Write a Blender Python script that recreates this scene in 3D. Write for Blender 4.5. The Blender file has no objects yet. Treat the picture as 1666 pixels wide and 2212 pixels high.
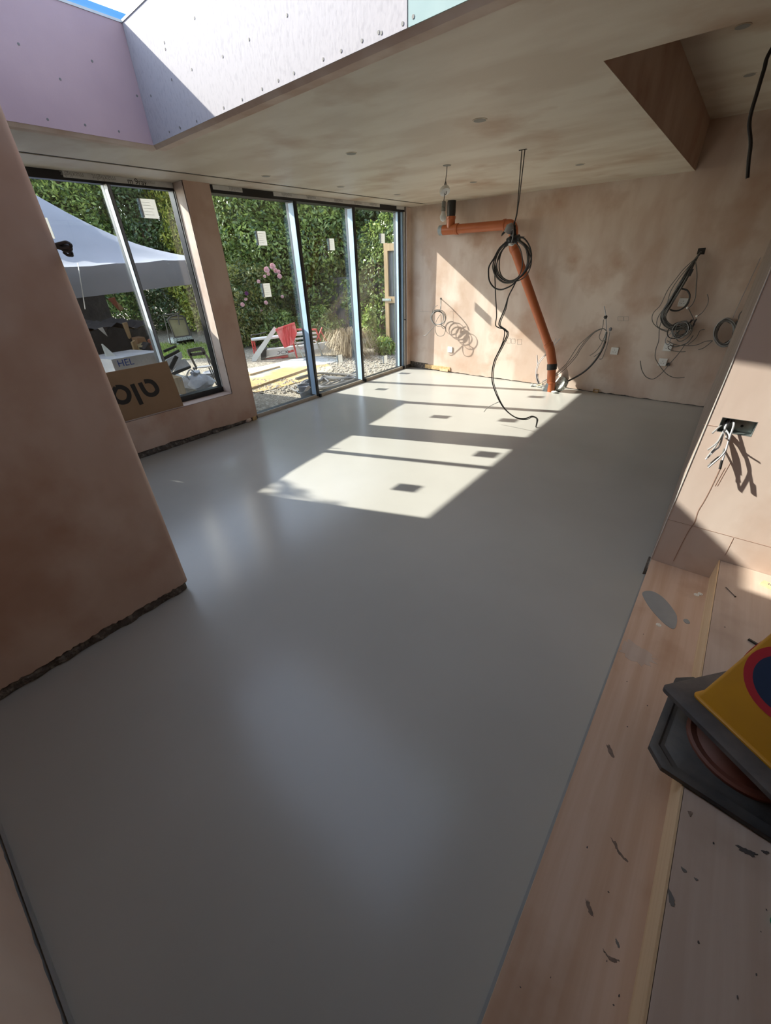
import bpy, bmesh, math, random
import numpy as np
from mathutils import Vector, Matrix
random.seed(7); RNG = np.random.default_rng(7)
SC = bpy.context.scene; COL = SC.collection
# ------------------------------------------------------------------ camera
W, H, F = 1666, 2212, 858.5
CAMP = Vector((0, 0, 1.65)); YAW, PITCH, ROLL = -0.685599, 0.560944, -0.0374288
cy, sy, cp, sp = math.cos(YAW), math.sin(YAW), math.cos(PITCH), math.sin(PITCH)
FWD = Vector((sy*cp, cy*cp, -sp)); _r = Vector((cy, -sy, 0)); _u = _r.cross(FWD)
RT = math.cos(ROLL)*_r + math.sin(ROLL)*_u; UP = -math.sin(ROLL)*_r + math.cos(ROLL)*_u
cam = bpy.data.cameras.new('camera'); co = bpy.data.objects.new('camera', cam); COL.objects.link(co)
cam.sensor_fit = 'HORIZONTAL'; cam.sensor_width = 36; cam.lens = F/W*36; cam.clip_start = 0.02; cam.clip_end = 200
M = Matrix((RT, UP, -FWD)).transposed().to_4x4(); M.translation = CAMP; co.matrix_world = M
SC.camera = co
# ------------------------------------------------------------------ light
SUN_DIR = Vector((1, .375, -.692)).normalized()
wd = bpy.data.worlds.new('world'); SC.world = wd; wd.use_nodes = True
nt = wd.node_tree; bg = nt.nodes['Background']
sky = nt.nodes.new('ShaderNodeTexSky'); sky.sky_type = 'NISHITA'; sky.sun_disc = False
sky.sun_elevation = math.asin(-SUN_DIR.z); sky.sun_rotation = math.atan2(-SUN_DIR.x, -SUN_DIR.y)
sky.ozone_density = 1.5; sky.dust_density = .6
hs = nt.nodes.new('ShaderNodeHueSaturation'); hs.inputs['Saturation'].default_value = .62
nt.links.new(sky.outputs[0], hs.inputs['Color']); nt.links.new(hs.outputs[0], bg.inputs[0]); bg.inputs[1].default_value = 0.56
sl = bpy.data.lights.new('sun', 'SUN'); sl.energy = 8.5; sl.angle = 0.0095; sl.color = (1, .95, .86)
so = bpy.data.objects.new('sun', sl); COL.objects.link(so); so.rotation_euler = SUN_DIR.to_track_quat('-Z', 'Y').to_euler()
so.location = (-20, -8, 15)
def portal(loc, d, sx, sy_):
    a = bpy.data.lights.new('portal', 'AREA'); a.shape = 'RECTANGLE'; a.size = sx; a.size_y = sy_
    a.cycles.is_portal = True
    o = bpy.data.objects.new('portal', a); COL.objects.link(o); o.location = loc
    o.rotation_euler = Vector(d).to_track_quat('-Z', 'Y').to_euler()
portal((-4.62, 4.5, 1.15), (1, 0, 0), 3.3, 2.35); portal((-4.66, 1.75, 1.35), (1, 0, 0), 1.6, 2.0)
portal((-1.95, 1.25, 3.05), (0, 0, -1), 3.3, 1.6)
SC.view_settings.view_transform = 'Standard'; SC.view_settings.look = 'None'
SC.view_settings.gamma = 1; SC.view_settings.use_curve_mapping = False; SC.view_settings.exposure = 0.62
SC.cycles.max_bounces = 10; SC.cycles.diffuse_bounces = 6; SC.cycles.glossy_bounces = 4; SC.cycles.transparent_max_bounces = 12
SC.cycles.sample_clamp_indirect = 6; SC.cycles.use_denoising = True
SC.cycles.caustics_reflective = False; SC.cycles.caustics_refractive = False
# ------------------------------------------------------------------ measuring helpers (photo point -> point on a real plane of the place)
def ray(px, py): return FWD + RT*((px-W/2)/F) - UP*((py-H/2)/F)
def P(px, py, ax, val):
    d = ray(px, py); t = (val-CAMP[ax])/d[ax]; return CAMP + d*t
def PP(px, py, p0, n):
    d = ray(px, py); n = Vector(n); return CAMP + d*((Vector(p0)-CAMP).dot(n)/d.dot(n))
# ------------------------------------------------------------------ materials
def mat(name, col, rough=.7, col2=None, scale=4, lo=.35, hi=.65, stretch=(1, 1, 1), bump=0, bscale=60, metal=0, spec=.5, col3=None, scale3=1.2, lo3=.45, hi3=.7, alpha=1, detail=5, bdist=.01):
    m = bpy.data.materials.new(name); m.use_nodes = True
    t = m.node_tree; n = t.nodes; b = n['Principled BSDF']
    b.inputs['Base Color'].default_value = (*col, 1); b.inputs['Roughness'].default_value = rough
    b.inputs['Metallic'].default_value = metal; b.inputs['Specular IOR Level'].default_value = spec
    tc = n.new('ShaderNodeNewGeometry')
    def noise(sc, st, lo, hi, det=detail):
        mp = n.new('ShaderNodeMapping'); mp.inputs['Scale'].default_value = st; t.links.new(tc.outputs['Position'], mp.inputs[0])
        nz = n.new('ShaderNodeTexNoise'); nz.inputs['Scale'].default_value = sc; nz.inputs['Detail'].default_value = det
        t.links.new(mp.outputs[0], nz.inputs['Vector'])
        r = n.new('ShaderNodeMapRange'); r.inputs[1].default_value = lo; r.inputs[2].default_value = hi
        t.links.new(nz.outputs[0], r.inputs[0]); return r.outputs[0], nz.outputs[0]
    cur = None
    for c2, sc, st, l, h in ((col2, scale, stretch, lo, hi), (col3, scale3, (1, 1, 1), lo3, hi3)):
        if c2 is None: continue
        f, _ = noise(sc, st, l, h)
        mx = n.new('ShaderNodeMix'); mx.data_type = 'RGBA'; t.links.new(f, mx.inputs[0])
        if cur is None: mx.inputs[6].default_value = (*col, 1)
        else: t.links.new(cur, mx.inputs[6])
        mx.inputs[7].default_value = (*c2, 1); cur = mx.outputs[2]
    if cur is not None: t.links.new(cur, b.inputs['Base Color'])
    if bump:
        _, f = noise(bscale, stretch, 0, 1, 4); bp = n.new('ShaderNodeBump'); bp.inputs['Strength'].default_value = bump
        bp.inputs['Distance'].default_value = bdist
        t.links.new(f, bp.inputs['Height']); t.links.new(bp.outputs[0], b.inputs['Normal'])
    return m
MT = {}
MT['plaster'] = mat('plaster', (.545, .415, .335), .75, (.66, .555, .475), 3.0, .40, .60, (1, 1, .35), .08, 25, col3=(.46, .315, .23), scale3=2.4, lo3=.50, hi3=.70)
MT['plaster_pink'] = mat('plaster_pink', (.50, .345, .27), .75, (.60, .45, .365), 2.3, .40, .60, (1, 1, .6), .06, 18, col3=(.445, .275, .20), scale3=2.6, lo3=.46, hi3=.70)
MT['plaster_pale'] = mat('plaster_pale', (.60, .47, .40), .7, (.67, .56, .49), 2.4, .38, .62, (1, 1, .35), .06, 25, col3=(.53, .39, .31), scale3=3, lo3=.52, hi3=.75)
MT['ceil'] = mat('ceiling_plaster', (.56, .49, .39), .5, (.65, .60, .50), 2.6, .40, .60, (.5, 1.3, 1), .06, 20, col3=(.44, .32, .22), scale3=1.7, lo3=.54, hi3=.72)
MT['floor'] = mat('resin_floor', (.405, .395, .365), .225, (.44, .43, .40), 1.1, .35, .65, bump=.012, bscale=7, spec=.38, bdist=.02)
MT['board_pink'] = mat('pink_plasterboard', (.47, .325, .345), .8, (.43, .295, .32), 3, bump=.03, bscale=90)
MT['board_white'] = mat('skimmed_plasterboard', (.40, .37, .39), .75, (.35, .325, .345), 45, .50, .66, (1.6, 1, .8), .08, 40)
MT['board_cyan'] = mat('green_plasterboard', (.30, .40, .395), .75, (.27, .37, .37), 10)
MT['kerb'] = mat('sky_blue_kerb', (.13, .37, .76), .35)  # blue of the sky put into the kerb colour
MT['dark'] = mat('dark_gap', (.03, .026, .023), .9)
MT['brick'] = mat('dark_brick', (.115, .095, .082), .9, (.27, .24, .21), 30, .50, .70, bump=.8, bscale=50, bdist=.03)
MT['black'] = mat('black_metal', (.012, .012, .013), .4)
MT['frame'] = mat('dark_grey_frame', (.05, .053, .058), .4)
MT['blackplastic'] = mat('black_plastic', (.018, .017, .017), .45)
MT['film'] = mat('white_film', (.60, .60, .58), .45, (.55, .55, .53), 20)
MT['hosegrey'] = mat('grey_hose', (.085, .09, .10), .75)
MT['darkplaster'] = mat('dark_brown_plaster', (.21, .165, .14), .85, (.28, .22, .19), 5)  # darker, browner plaster for the right wall strip
MT['film_white'] = mat('pale_film', (.66, .74, .80), .35, (.60, .69, .76), 9)
MT['inkpale'] = mat('pale_grey_ink', (.30, .29, .28), .6)
MT['film_blue'] = mat('pale_blue_film', (.48, .66, .86), .35, (.42, .60, .80), 9)
MT['film_tan'] = mat('threshold_film', (.50, .45, .38), .55, (.42, .37, .30), 9)
MT['ink'] = mat('grey_ink', (.16, .15, .14), .6)
MT['inkblack'] = mat('black_ink', (.012, .008, .006), .6)
MT['inkblue'] = mat('blue_ink', (.02, .08, .36), .5)
MT['card'] = mat('cardboard', (.30, .185, .105), .85, (.27, .165, .09), 6)
MT['orange'] = mat('orange_pvc', (.43, .122, .042), .38, (.39, .105, .036), 6)
MT['tapegrey'] = mat('silver_tape', (.33, .36, .37), .4, (.24, .27, .29), 30)
MT['cable'] = mat('grey_cable', (.115, .11, .10), .5)
MT['cablelight'] = mat('pale_grey_cable', (.30, .30, .30), .5)
MT['cablewhite'] = mat('white_cable', (.44, .44, .46), .4)
MT['cabledark'] = mat('black_cable', (.025, .023, .022), .5)
MT['white'] = mat('white_plastic', (.80, .80, .78), .35)
MT['bulb'] = mat('bulb_glass', (.82, .82, .80), .25)
MT['steel'] = mat('galvanised_steel', (.45, .50, .49), .35, (.32, .36, .36), 30, metal=.8)
MT['ply'] = mat('plywood', (.56, .37, .255), .65, (.64, .46, .345), 2.4, .38, .64, (12, .5, 12), .05, 30, col3=(.44, .265, .17), scale3=3.2, lo3=.55, hi3=.8)
MT['ply2'] = mat('greyed_plywood', (.50, .385, .31), .65, (.56, .45, .375), 2.4, .38, .64, (12, .5, 12), .05, 30, col3=(.39, .29, .23), scale3=4, lo3=.52, hi3=.8)
MT['pine'] = mat('pine', (.62, .43, .25), .6, (.68, .50, .31), 3, .4, .6, (14, .5, 14))
MT['oldpine'] = mat('weathered_timber', (.44, .31, .17), .7, (.36, .25, .13), 3, .4, .6, (9, 9, .7))
MT['osb'] = mat('osb', (.62, .44, .22), .75, (.45, .29, .13), 38, .4, .6)
MT['smear'] = mat('screed_smear', (.25, .265, .27), .5, (.3, .31, .31), 9)
MT['nylon'] = mat('nylon', (.84, .83, .76), .5)
MT['rubber'] = mat('dusty_rubber', (.040, .040, .042), .62, (.085, .076, .068), 9, .42, .7, bump=.25, bscale=40)
MT['rubber2'] = mat('brown_dusty_rubber', (.062, .055, .055), .7, (.115, .095, .085), 9, .42, .7, bump=.25, bscale=40)
MT['conered'] = mat('worn_red_cone', (.20, .055, .030), .6, (.16, .06, .04), 8)
MT['yellow'] = mat('yellow_plastic', (.52, .245, .010), .42, (.46, .21, .012), 7)
MT['signred'] = mat('sign_red', (.42, .022, .035), .4)
MT['signblue'] = mat('sign_blue', (.012, .030, .075), .45, (.035, .05, .085), 7, .5, .7)
MT['stainbrown'] = mat('brown_stain', (.16, .115, .09), .8, (.24, .17, .13), 60)
MT['drip'] = mat('drip_stain', (.36, .22, .165), .7)
MT['green'] = mat('green_plastic', (.008, .22, .09), .4)
MT['concrete'] = mat('concrete', (.52, .54, .50), .95, (.17, .18, .17), 34, .5, .62, bump=.5, bscale=40)
MT['grey'] = mat('grey_plastic', (.23, .24, .26), .5)
MT['shadegrey'] = mat('lamp_cover_grey', (.27, .265, .24), .7)
MT['ground'] = mat('gravel_ground', (.30, .26, .19), .95, (.16, .135, .10), 38, .46, .60, bump=.8, bscale=45, bdist=.05, col3=(.43, .385, .30), scale3=21, lo3=.5, hi3=.62)
MT['sand'] = mat('sand', (.47, .31, .125), .95, (.40, .255, .10), 6, bump=.4, bscale=40, col3=(.48, .40, .27), scale3=1.6, lo3=.5, hi3=.6)
MT['dust'] = mat('pale_mortar_dust', (.50, .53, .51), .95, (.42, .43, .40), 8)
MT['stone'] = mat('pebble', (.40, .36, .29), .85, (.28, .25, .21), 5)
MT['soil'] = mat('soil', (.16, .13, .09), .95, (.24, .20, .13), 9, bump=.5, bscale=30)
MT['lawn'] = mat('lawn_soil', (.16, .22, .05), .95, (.25, .27, .08), 6)
MT['alu'] = mat('aluminium', (.60, .62, .62), .45, metal=.35)
MT['paintred'] = mat('red_paint', (.55, .055, .05), .5, (.42, .05, .045), 12)
MT['tubred'] = mat('red_tub', (.52, .065, .07), .55, (.62, .22, .22), 9, .5, .7, (1, 1, .4))
MT['canvas'] = None
MT['wraps'] = mat('white_wrap', (.68, .70, .72), .35, (.58, .60, .63), 5, bump=.5, bscale=7, bdist=.06)
MT['tarp'] = mat('dark_tarp', (.014, .014, .016), .7, (.03, .029, .028), 5, bump=.5, bscale=9, bdist=.05)
MT['rust'] = mat('rusty_orange', (.33, .10, .05), .7)
MT['fence'] = mat('dark_fence', (.055, .058, .062), .85, (.085, .085, .09), 5, .4, .6, (9, 9, .6))
MT['gateboard'] = mat('grey_gate_board', (.20, .21, .21), .85, (.14, .15, .15), 5, .4, .6, (9, 9, .6))
MT['mossboard'] = mat('mossy_gate_board', (.26, .27, .19), .85, (.20, .21, .14), 5, .4, .6, (9, 9, .6))
MT['bark'] = mat('bark', (.10, .065, .04), .9, (.15, .10, .07), 12)
MT['iron'] = mat('rusty_iron', (.09, .075, .06), .8)
MT['buff'] = mat('buff_panel', (.40, .34, .20), .85, (.33, .28, .15), 4)
MT['pink'] = mat('rose_petal', (.72, .42, .45), .6, (.82, .66, .64), 26)
MT['purple'] = mat('dark_rose_petal', (.22, .06, .20), .6)
MT['straw'] = mat('dry_grass', (.46, .34, .20), .9)
def leafmat(name, c1, c2, tr=.33, rough=.27):
    m = bpy.data.materials.new(name); m.use_nodes = True; t = m.node_tree; n = t.nodes; b = n['Principled BSDF']
    at = n.new('ShaderNodeAttribute'); at.attribute_name = 'tint'
    mx = n.new('ShaderNodeMix'); mx.data_type = 'RGBA'; mx.inputs[6].default_value = (*c1, 1); mx.inputs[7].default_value = (*c2, 1)
    t.links.new(at.outputs['Fac'], mx.inputs[0]); t.links.new(mx.outputs[2], b.inputs['Base Color'])
    b.inputs['Roughness'].default_value = rough
    tl = n.new('ShaderNodeBsdfTranslucent'); t.links.new(mx.outputs[2], tl.inputs[0])
    ms = n.new('ShaderNodeMixShader'); ms.inputs[0].default_value = tr
    t.links.new(b.outputs[0], ms.inputs[1]); t.links.new(tl.outputs[0], ms.inputs[2]); t.links.new(ms.outputs[0], n['Material Output'].inputs[0])
    return m
MT['leaf_dark'] = leafmat('leaf_dark', (.022, .055, .022), (.12, .18, .06))
MT['leaf_mid'] = leafmat('leaf_mid', (.035, .085, .022), (.30, .38, .095))
MT['leaf_rose'] = leafmat('leaf_rose', (.055, .10, .03), (.26, .25, .07))
MT['leaf_lime'] = leafmat('leaf_lime', (.16, .22, .03), (.38, .38, .07))
MT['leaf_grass'] = leafmat('leaf_grass', (.12, .22, .03), (.35, .40, .10))
MT['leaf_straw'] = leafmat('leaf_straw', (.15, .11, .055), (.35, .275, .16), .2, .6)
def canvasmat():
    m = mat('canopy_canvas', (.30, .315, .365), .7, (.27, .29, .335), 3); t = m.node_tree; n = t.nodes
    tl = n.new('ShaderNodeBsdfTranslucent'); tl.inputs[0].default_value = (.40, .42, .50, 1)
    ms = n.new('ShaderNodeMixShader'); ms.inputs[0].default_value = .18
    t.links.new(n['Principled BSDF'].outputs[0], ms.inputs[1]); t.links.new(tl.outputs[0], ms.inputs[2])
    t.links.new(ms.outputs[0], n['Material Output'].inputs[0]); return m
MT['canvas'] = canvasmat()
def glassmat(name, tint):
    m = bpy.data.materials.new(name); m.use_nodes = True; t = m.node_tree; n = t.nodes
    tr = n.new('ShaderNodeBsdfTransparent'); tr.inputs[0].default_value = (*tint, 1)
    gl = n.new('ShaderNodeBsdfGlossy'); gl.inputs['Roughness'].default_value = 0.01
    lw = n.new('ShaderNodeLayerWeight'); lw.inputs[0].default_value = .5
    pw = n.new('ShaderNodeMath'); pw.operation = 'POWER'; pw.inputs[1].default_value = 5; t.links.new(lw.outputs['Facing'], pw.inputs[0])
    fr = n.new('ShaderNodeMath'); fr.operation = 'MULTIPLY_ADD'; fr.inputs[1].default_value = .8; fr.inputs[2].default_value = .06; t.links.new(pw.outputs[0], fr.inputs[0])
    ms = n.new('ShaderNodeMixShader'); t.links.new(fr.outputs[0], ms.inputs[0]); t.links.new(tr.outputs[0], ms.inputs[1])
    t.links.new(gl.outputs[0], ms.inputs[2]); t.links.new(ms.outputs[0], n['Material Output'].inputs[0]); return m
def papermat():
    m = mat('sticker_paper', (.78, .78, .76), .6); t = m.node_tree; n = t.nodes
    tl = n.new('ShaderNodeBsdfTranslucent'); tl.inputs[0].default_value = (.8, .8, .77, 1)
    ms = n.new('ShaderNodeMixShader'); ms.inputs[0].default_value = .45
    t.links.new(n['Principled BSDF'].outputs[0], ms.inputs[1]); t.links.new(tl.outputs[0], ms.inputs[2])
    t.links.new(ms.outputs[0], n['Material Output'].inputs[0]); return m
MT['paper'] = papermat()
MT['glass'] = glassmat('window_glass', (.965, .98, .97))
# ------------------------------------------------------------------ mesh builder
ORG = {}
def V(*a): return Vector(a)
def catmull(pts, n=6, closed=False):
    pts = [Vector(p) for p in pts]; m = len(pts)
    if m < 3: return pts
    out = []
    for i in range(m if closed else m-1):
        if closed: a, b, c, d = (pts[(i+k-1) % m] for k in range(4))
        else: a, b, c, d = pts[max(i-1, 0)], pts[i], pts[i+1], pts[min(i+2, m-1)]
        for k in range(n):
            t = k/n; out.append(.5*((2*b)+(c-a)*t+(2*a-5*b+4*c-d)*t*t+(3*b-a-3*c+d)*t**3))
    if not closed: out.append(pts[-1])
    return out
class MB:
    def __init__(s): s.v = []; s.f = []
    def add(s, vs, fs):
        k = len(s.v); s.v += [Vector(v) for v in vs]; s.f += [tuple(i+k for i in f) for f in fs]; return s
    def hexa(s, p):   # 8 points: bottom ring 4, top ring 4
        return s.add(p, [(3, 2, 1, 0), (4, 5, 6, 7), (0, 1, 5, 4), (1, 2, 6, 5), (2, 3, 7, 6), (3, 0, 4, 7)])
    def box(s, x0, x1, y0, y1, z0, z1):
        return s.hexa([(x0, y0, z0), (x1, y0, z0), (x1, y1, z0), (x0, y1, z0), (x0, y0, z1), (x1, y0, z1), (x1, y1, z1), (x0, y1, z1)])
    def obox(s, c, ax, ay, az):  # centre + three half vectors
        c, ax, ay, az = map(Vector, (c, ax, ay, az))
        return s.hexa([c-ax-ay-az, c+ax-ay-az, c+ax+ay-az, c-ax+ay-az, c-ax-ay+az, c+ax-ay+az, c+ax+ay+az, c-ax+ay+az])
    def bar(s, a, b, w, d, side=(0, 0, 1)):
        a, b = Vector(a), Vector(b); u = (b-a).normalized(); sd = Vector(side); q = u.cross(sd)
        if q.length < 1e-4: q = u.cross(Vector((1, 0, 0)))
        q.normalize(); r = q.cross(u).normalized()
        return s.obox((a+b)/2, (b-a)/2, q*w/2, r*d/2)
    def prism(s, poly, ext):
        n = len(poly); e = Vector(ext); vs = [Vector(p) for p in poly]; vs += [p+e for p in vs]
        return s.add(vs, [tuple(range(n))[::-1], tuple(range(n, 2*n))]+[(i, (i+1) % n, n+(i+1) % n, n+i) for i in range(n)])
    def rings(s, rings, cap=True, closed=False):
        n = len(rings[0]); k = len(s.v); s.v += [Vector(p) for r in rings for p in r]; m = len(rings)
        for i in range(m if closed else m-1):
            j = (i+1) % m
            for a in range(n):
                b = (a+1) % n; s.f.append((k+i*n+a, k+i*n+b, k+j*n+b, k+j*n+a))
        if cap and not closed:
            s.f.append(tuple(k+a for a in range(n))[::-1]); s.f.append(tuple(k+(m-1)*n+a for a in range(n)))
        return s
    def tube(s, path, r, seg=6, closed=False, smooth=5, radii=None):
        p = catmull(path, smooth, closed) if smooth else [Vector(q) for q in path]
        m = len(p); R = []; nrm = None
        for i in range(m):
            t = (p[(i+1) % m]-p[i-1]) if closed else (p[min(i+1, m-1)]-p[max(i-1, 0)])
            if t.length < 1e-9: t = Vector((0, 0, 1))
            t.normalize()
            if nrm is None: nrm = t.orthogonal().normalized()
            nrm = (nrm-t*nrm.dot(t)); nrm = nrm.normalized() if nrm.length > 1e-6 else t.orthogonal().normalized()
            b = t.cross(nrm); rr = r if radii is None else radii[min(int(i/m*len(radii)), len(radii)-1)]
            R.append([p[i]+(nrm*math.cos(2*math.pi*a/seg)+b*math.sin(2*math.pi*a/seg))*rr for a in range(seg)])
        return s.rings(R, True, closed)
    def lathe(s, c, axis, prof, seg=20):  # prof: (radius, height along axis)
        c, ax = Vector(c), Vector(axis).normalized(); u = ax.orthogonal().normalized(); w = ax.cross(u)
        return s.rings([[c+ax*h+(u*math.cos(2*math.pi*a/seg)+w*math.sin(2*math.pi*a/seg))*max(r, 1e-4) for a in range(seg)] for r, h in prof])
    def cyl(s, a, b, r, seg=16, r2=None):
        a, b = Vector(a), Vector(b); return s.lathe(a, b-a, [(r, 0), (r if r2 is None else r2, (b-a).length)], seg)
    def ell(s, c, rx, ry, rz, nu=12, nv=8, jit=0):
        c = Vector(c); rr = []
        for j in range(nv+1):
            th = math.pi*j/nv
            rr.append([c+Vector((rx*math.sin(th)*math.cos(2*math.pi*i/nu), ry*math.sin(th)*math.sin(2*math.pi*i/nu), -rz*math.cos(th)))*(1+random.uniform(-jit, jit)) for i in range(nu)])
        return s.rings(rr, False)
    def build(s, name, m, parent=None, origin=None, smooth=False, bevel=0):
        if parent is not None: org = ORG[parent.name]
        else: org = Vector(origin) if origin is not None else (sum(s.v, Vector())/len(s.v))
        me = bpy.data.meshes.new(name); me.from_pydata([tuple(v-org) for v in s.v], [], s.f); me.update()
        b = bmesh.new(); b.from_mesh(me); bmesh.ops.recalc_face_normals(b, faces=b.faces); b.to_mesh(me); b.free()
        if smooth: me.polygons.foreach_set('use_smooth', [True]*len(me.polygons))
        me.materials.append(MT[m] if isinstance(m, str) else m)
        o = bpy.data.objects.new(name, me); COL.objects.link(o)
        if parent is not None: o.parent = parent
        else: o.location = org
        ORG[o.name] = org
        if bevel:
            bv = o.modifiers.new('bevel', 'BEVEL'); bv.width = bevel; bv.segments = 2; bv.limit_method = 'ANGLE'
        if smooth and not bevel:
            try: me.set_sharp_from_angle(angle=math.radians(40))
            except Exception: pass
        return o
def tag(o, label=None, cat=None, group=None, kind=None):
    if label: o['label'] = label
    if cat: o['category'] = cat
    if group: o['group'] = group
    if kind: o['kind'] = kind
    return o
def thing(name, loc, label, cat, group=None):
    o = bpy.data.objects.new(name, None); COL.objects.link(o); o.location = loc; o.empty_display_size = .05
    ORG[o.name] = Vector(loc); return tag(o, label, cat, group)
def struct(name, loc):
    o = bpy.data.objects.new(name, None); COL.objects.link(o); o.location = loc; ORG[o.name] = Vector(loc); o['kind'] = 'structure'; return o
def S(o): o['kind'] = 'structure'; return o
def text(s, name, loc, right, up, size, m, parent, squash=1):
    c = bpy.data.curves.new(name, 'FONT'); c.body = s; c.size = size; c.extrude = .0004; c.align_x = 'CENTER'; c.align_y = 'CENTER'
    tmp = bpy.data.objects.new(name, c); me = bpy.data.meshes.new_from_object(tmp); bpy.data.objects.remove(tmp); me.materials.clear(); me.materials.append(MT[m])
    o = bpy.data.objects.new(name, me); COL.objects.link(o)
    r, u = Vector(right).normalized(), Vector(up).normalized(); n = r.cross(u)
    mm = Matrix((r*squash, u, n)).transposed().to_4x4(); mm.translation = Vector(loc)-ORG[parent.name]
    o.parent = parent; o.matrix_local = mm; return o
def stone(mb, c, s, jit=.25, n=(7, 5)):
    return mb.ell(c, s[0], s[1], s[2], n[0], n[1], jit)
# =================================================================== SETTING
WX, BY, CZ, GZ = -4.38, 6.245, 2.35, -0.16
SX, SY = .06, 2.39                      # right wall plane / stub wall plane
def jagged(a, b, n, lo, hi):            # broken lower edge of a skim coat between two (along, ) stations
    return [(a+(b-a)*i/n, random.uniform(lo, hi)) for i in range(n+1)]
# floor
S(MB().box(-4.60, .075, -.62, 6.32, -.15, 0).build('floor', 'floor'))
S(MB().box(.075, 3.2, -2.6, 2.6, -.15, 0).build('floor', 'dark'))
S(MB().box(-4.9, .075, -2.6, -.62, -.15, 0).build('floor', 'floor'))
# ceiling with the rooflight well, the recess and the blind slot
SKY = [(-3.455, .72), (-.55, .56), (-.55, 1.752), (-3.455, 1.895)]
REC = [(-.773, 2.535), (.06, 2.535), (.06, BY), (-.773, BY)]
SLOT = [(-4.115, .9), (-4.065, .9), (-4.02, 6.15), (-4.07, 6.15)]
def plate(name, outer, holes, z, th, m):
    b = bmesh.new(); ed = []
    for lp in [outer]+holes:
        vs = [b.verts.new((x, y, z)) for x, y in lp]
        ed += [b.edges.new((vs[i], vs[(i+1) % len(vs)])) for i in range(len(vs))]
    bmesh.ops.triangle_fill(b, use_beauty=True, use_dissolve=False, edges=ed)
    r = bmesh.ops.extrude_face_region(b, geom=list(b.faces))
    bmesh.ops.translate(b, vec=(0, 0, th), verts=[g for g in r['geom'] if isinstance(g, bmesh.types.BMVert)])
    bmesh.ops.recalc_face_normals(b, faces=b.faces)
    me = bpy.data.meshes.new(name); b.to_mesh(me); b.free(); me.materials.append(MT[m])
    o = bpy.data.objects.new(name, me); COL.objects.link(o); ORG[o.name] = Vector((0, 0, 0)); return S(o)
CEIL = plate('ceiling', [(-4.75, -2.6), (3.2, -2.6), (3.2, 2.5), (.07, 2.5), (.07, BY+.05), (-4.75, BY+.05)], [SKY, [(x-.001, y) for x, y in REC[:1]]+[(.06, 2.535), (.06, BY+.001), (-.774, BY+.001)], SLOT], CZ, .05, 'ceil')
plate('ceiling_upper', [(-4.8, -2.7), (3.3, -2.7), (3.3, 6.4), (-4.8, 6.4)], [[(-3.52, .66), (-.48, .50), (-.48, 1.84), (-3.52, 1.98)]], 2.74, .20, 'ceil')
# recess side faces
S(MB().box(-.80, -.773, 2.51, BY, CZ+.0015, 2.74).build('bulkhead_left', 'plaster_pink'))
S(MB().box(-.773, .06, 2.51, 2.536, CZ+.0015, 2.74).build('bulkhead_front', 'plaster_pink'))
S(MB().prism([(-4.113, .905, CZ+.004), (-4.067, .905, CZ+.004), (-4.022, 6.145, CZ+.004), (-4.068, 6.145, CZ+.004)], (0, 0, .04)).build('slot_shade_strip', 'dark'))  # dark filler close to the slot mouth stands in for its shade
# back wall: core + skim with a broken foot
wb = S(MB().box(-4.47, .3, BY+.014, BY+.3, -.15, 2.8).build('wall_back', 'brick'))
pl = [(-4.44, 2.8), (.2, 2.8)]+[(x, z) for x, z in jagged(.2, -4.0, 70, .004, .020)]+[(-4.0, .10), (-4.44, .11)]
MB().prism([(x, BY, z) for x, z in pl], (0, .014, 0)).build('skim_coat', 'plaster', wb)
# right wall strip and stub wall
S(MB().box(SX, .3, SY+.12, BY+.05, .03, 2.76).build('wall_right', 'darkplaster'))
S(MB().box(SX+.02, .3, SY+.12, BY+.05, -.1, .03).build('trim_2', 'dark'))
bxx0, bxx1, bzz0, bzz1 = .107, .237, .915, .985     # hole for the metal back box
stb = MB()
stb.box(SX, bxx0, SY, SY+.13, .0, 2.76); stb.box(bxx1, 3.2, SY, SY+.13, 0, 2.76)
stb.box(bxx0, bxx1, SY, SY+.13, 0, bzz0); stb.box(bxx0, bxx1, SY, SY+.13, bzz1, 2.76)
stub = S(stb.build('wall_stub', 'plaster_pale'))
MB().box(bxx0, bxx1, SY+.047, SY+.13, bzz0, bzz1).build('wall_infill', 'dark', stub)
MB().box(SX-.0015, SX+.0015, SY-.002, SY+.01, .07, 2.74).build('corner_bead', 'film', stub)
bk = MB(); bk.box(SX-.012, SX+.03, SY-.01, SY+.12, 0, .05); bk.build('broken_corner', 'brick', stub)
# pencil lines + drip stains on the stub wall
pm = MB(); a, b_ = P(1520, 917, 1, SY), P(1550, 921, 1, SY); pm.bar(a+V(0, -.0006, 0), b_+V(0, -.0006, 0), .001, .0012)
a, b_ = P(1437, 1120, 1, SY), P(1666, 1182, 1, SY); pm.bar(a+V(0, -.0006, 0), b_+V(0, -.0006, 0), .001, .0014)
a, b_ = P(1585, 1162, 1, SY), P(1566, 1200, 1, SY); pm.bar(a+V(0, -.0006, 0), b_+V(0, -.0006, 0), .001, .0012)
pm.build('pencil_line', 'drip', stub)
dp = MB()
for pts in ([(1557, 1010), (1536, 1055), (1520, 1085), (1508, 1105), (1500, 1130), (1485, 1152), (1455, 1212)], [(1567, 1010), (1545, 1050)], [(1578, 1000), (1550, 1050)]):
    q = catmull([P(x, y, 1, SY-.0005) for x, y in pts], 3)
    for i in range(len(q)-1): dp.bar(q[i], q[i+1], .0006, .0035 if len(pts) > 3 else .0018)
dp.build('drip_stain', 'drip', stub)
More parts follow.
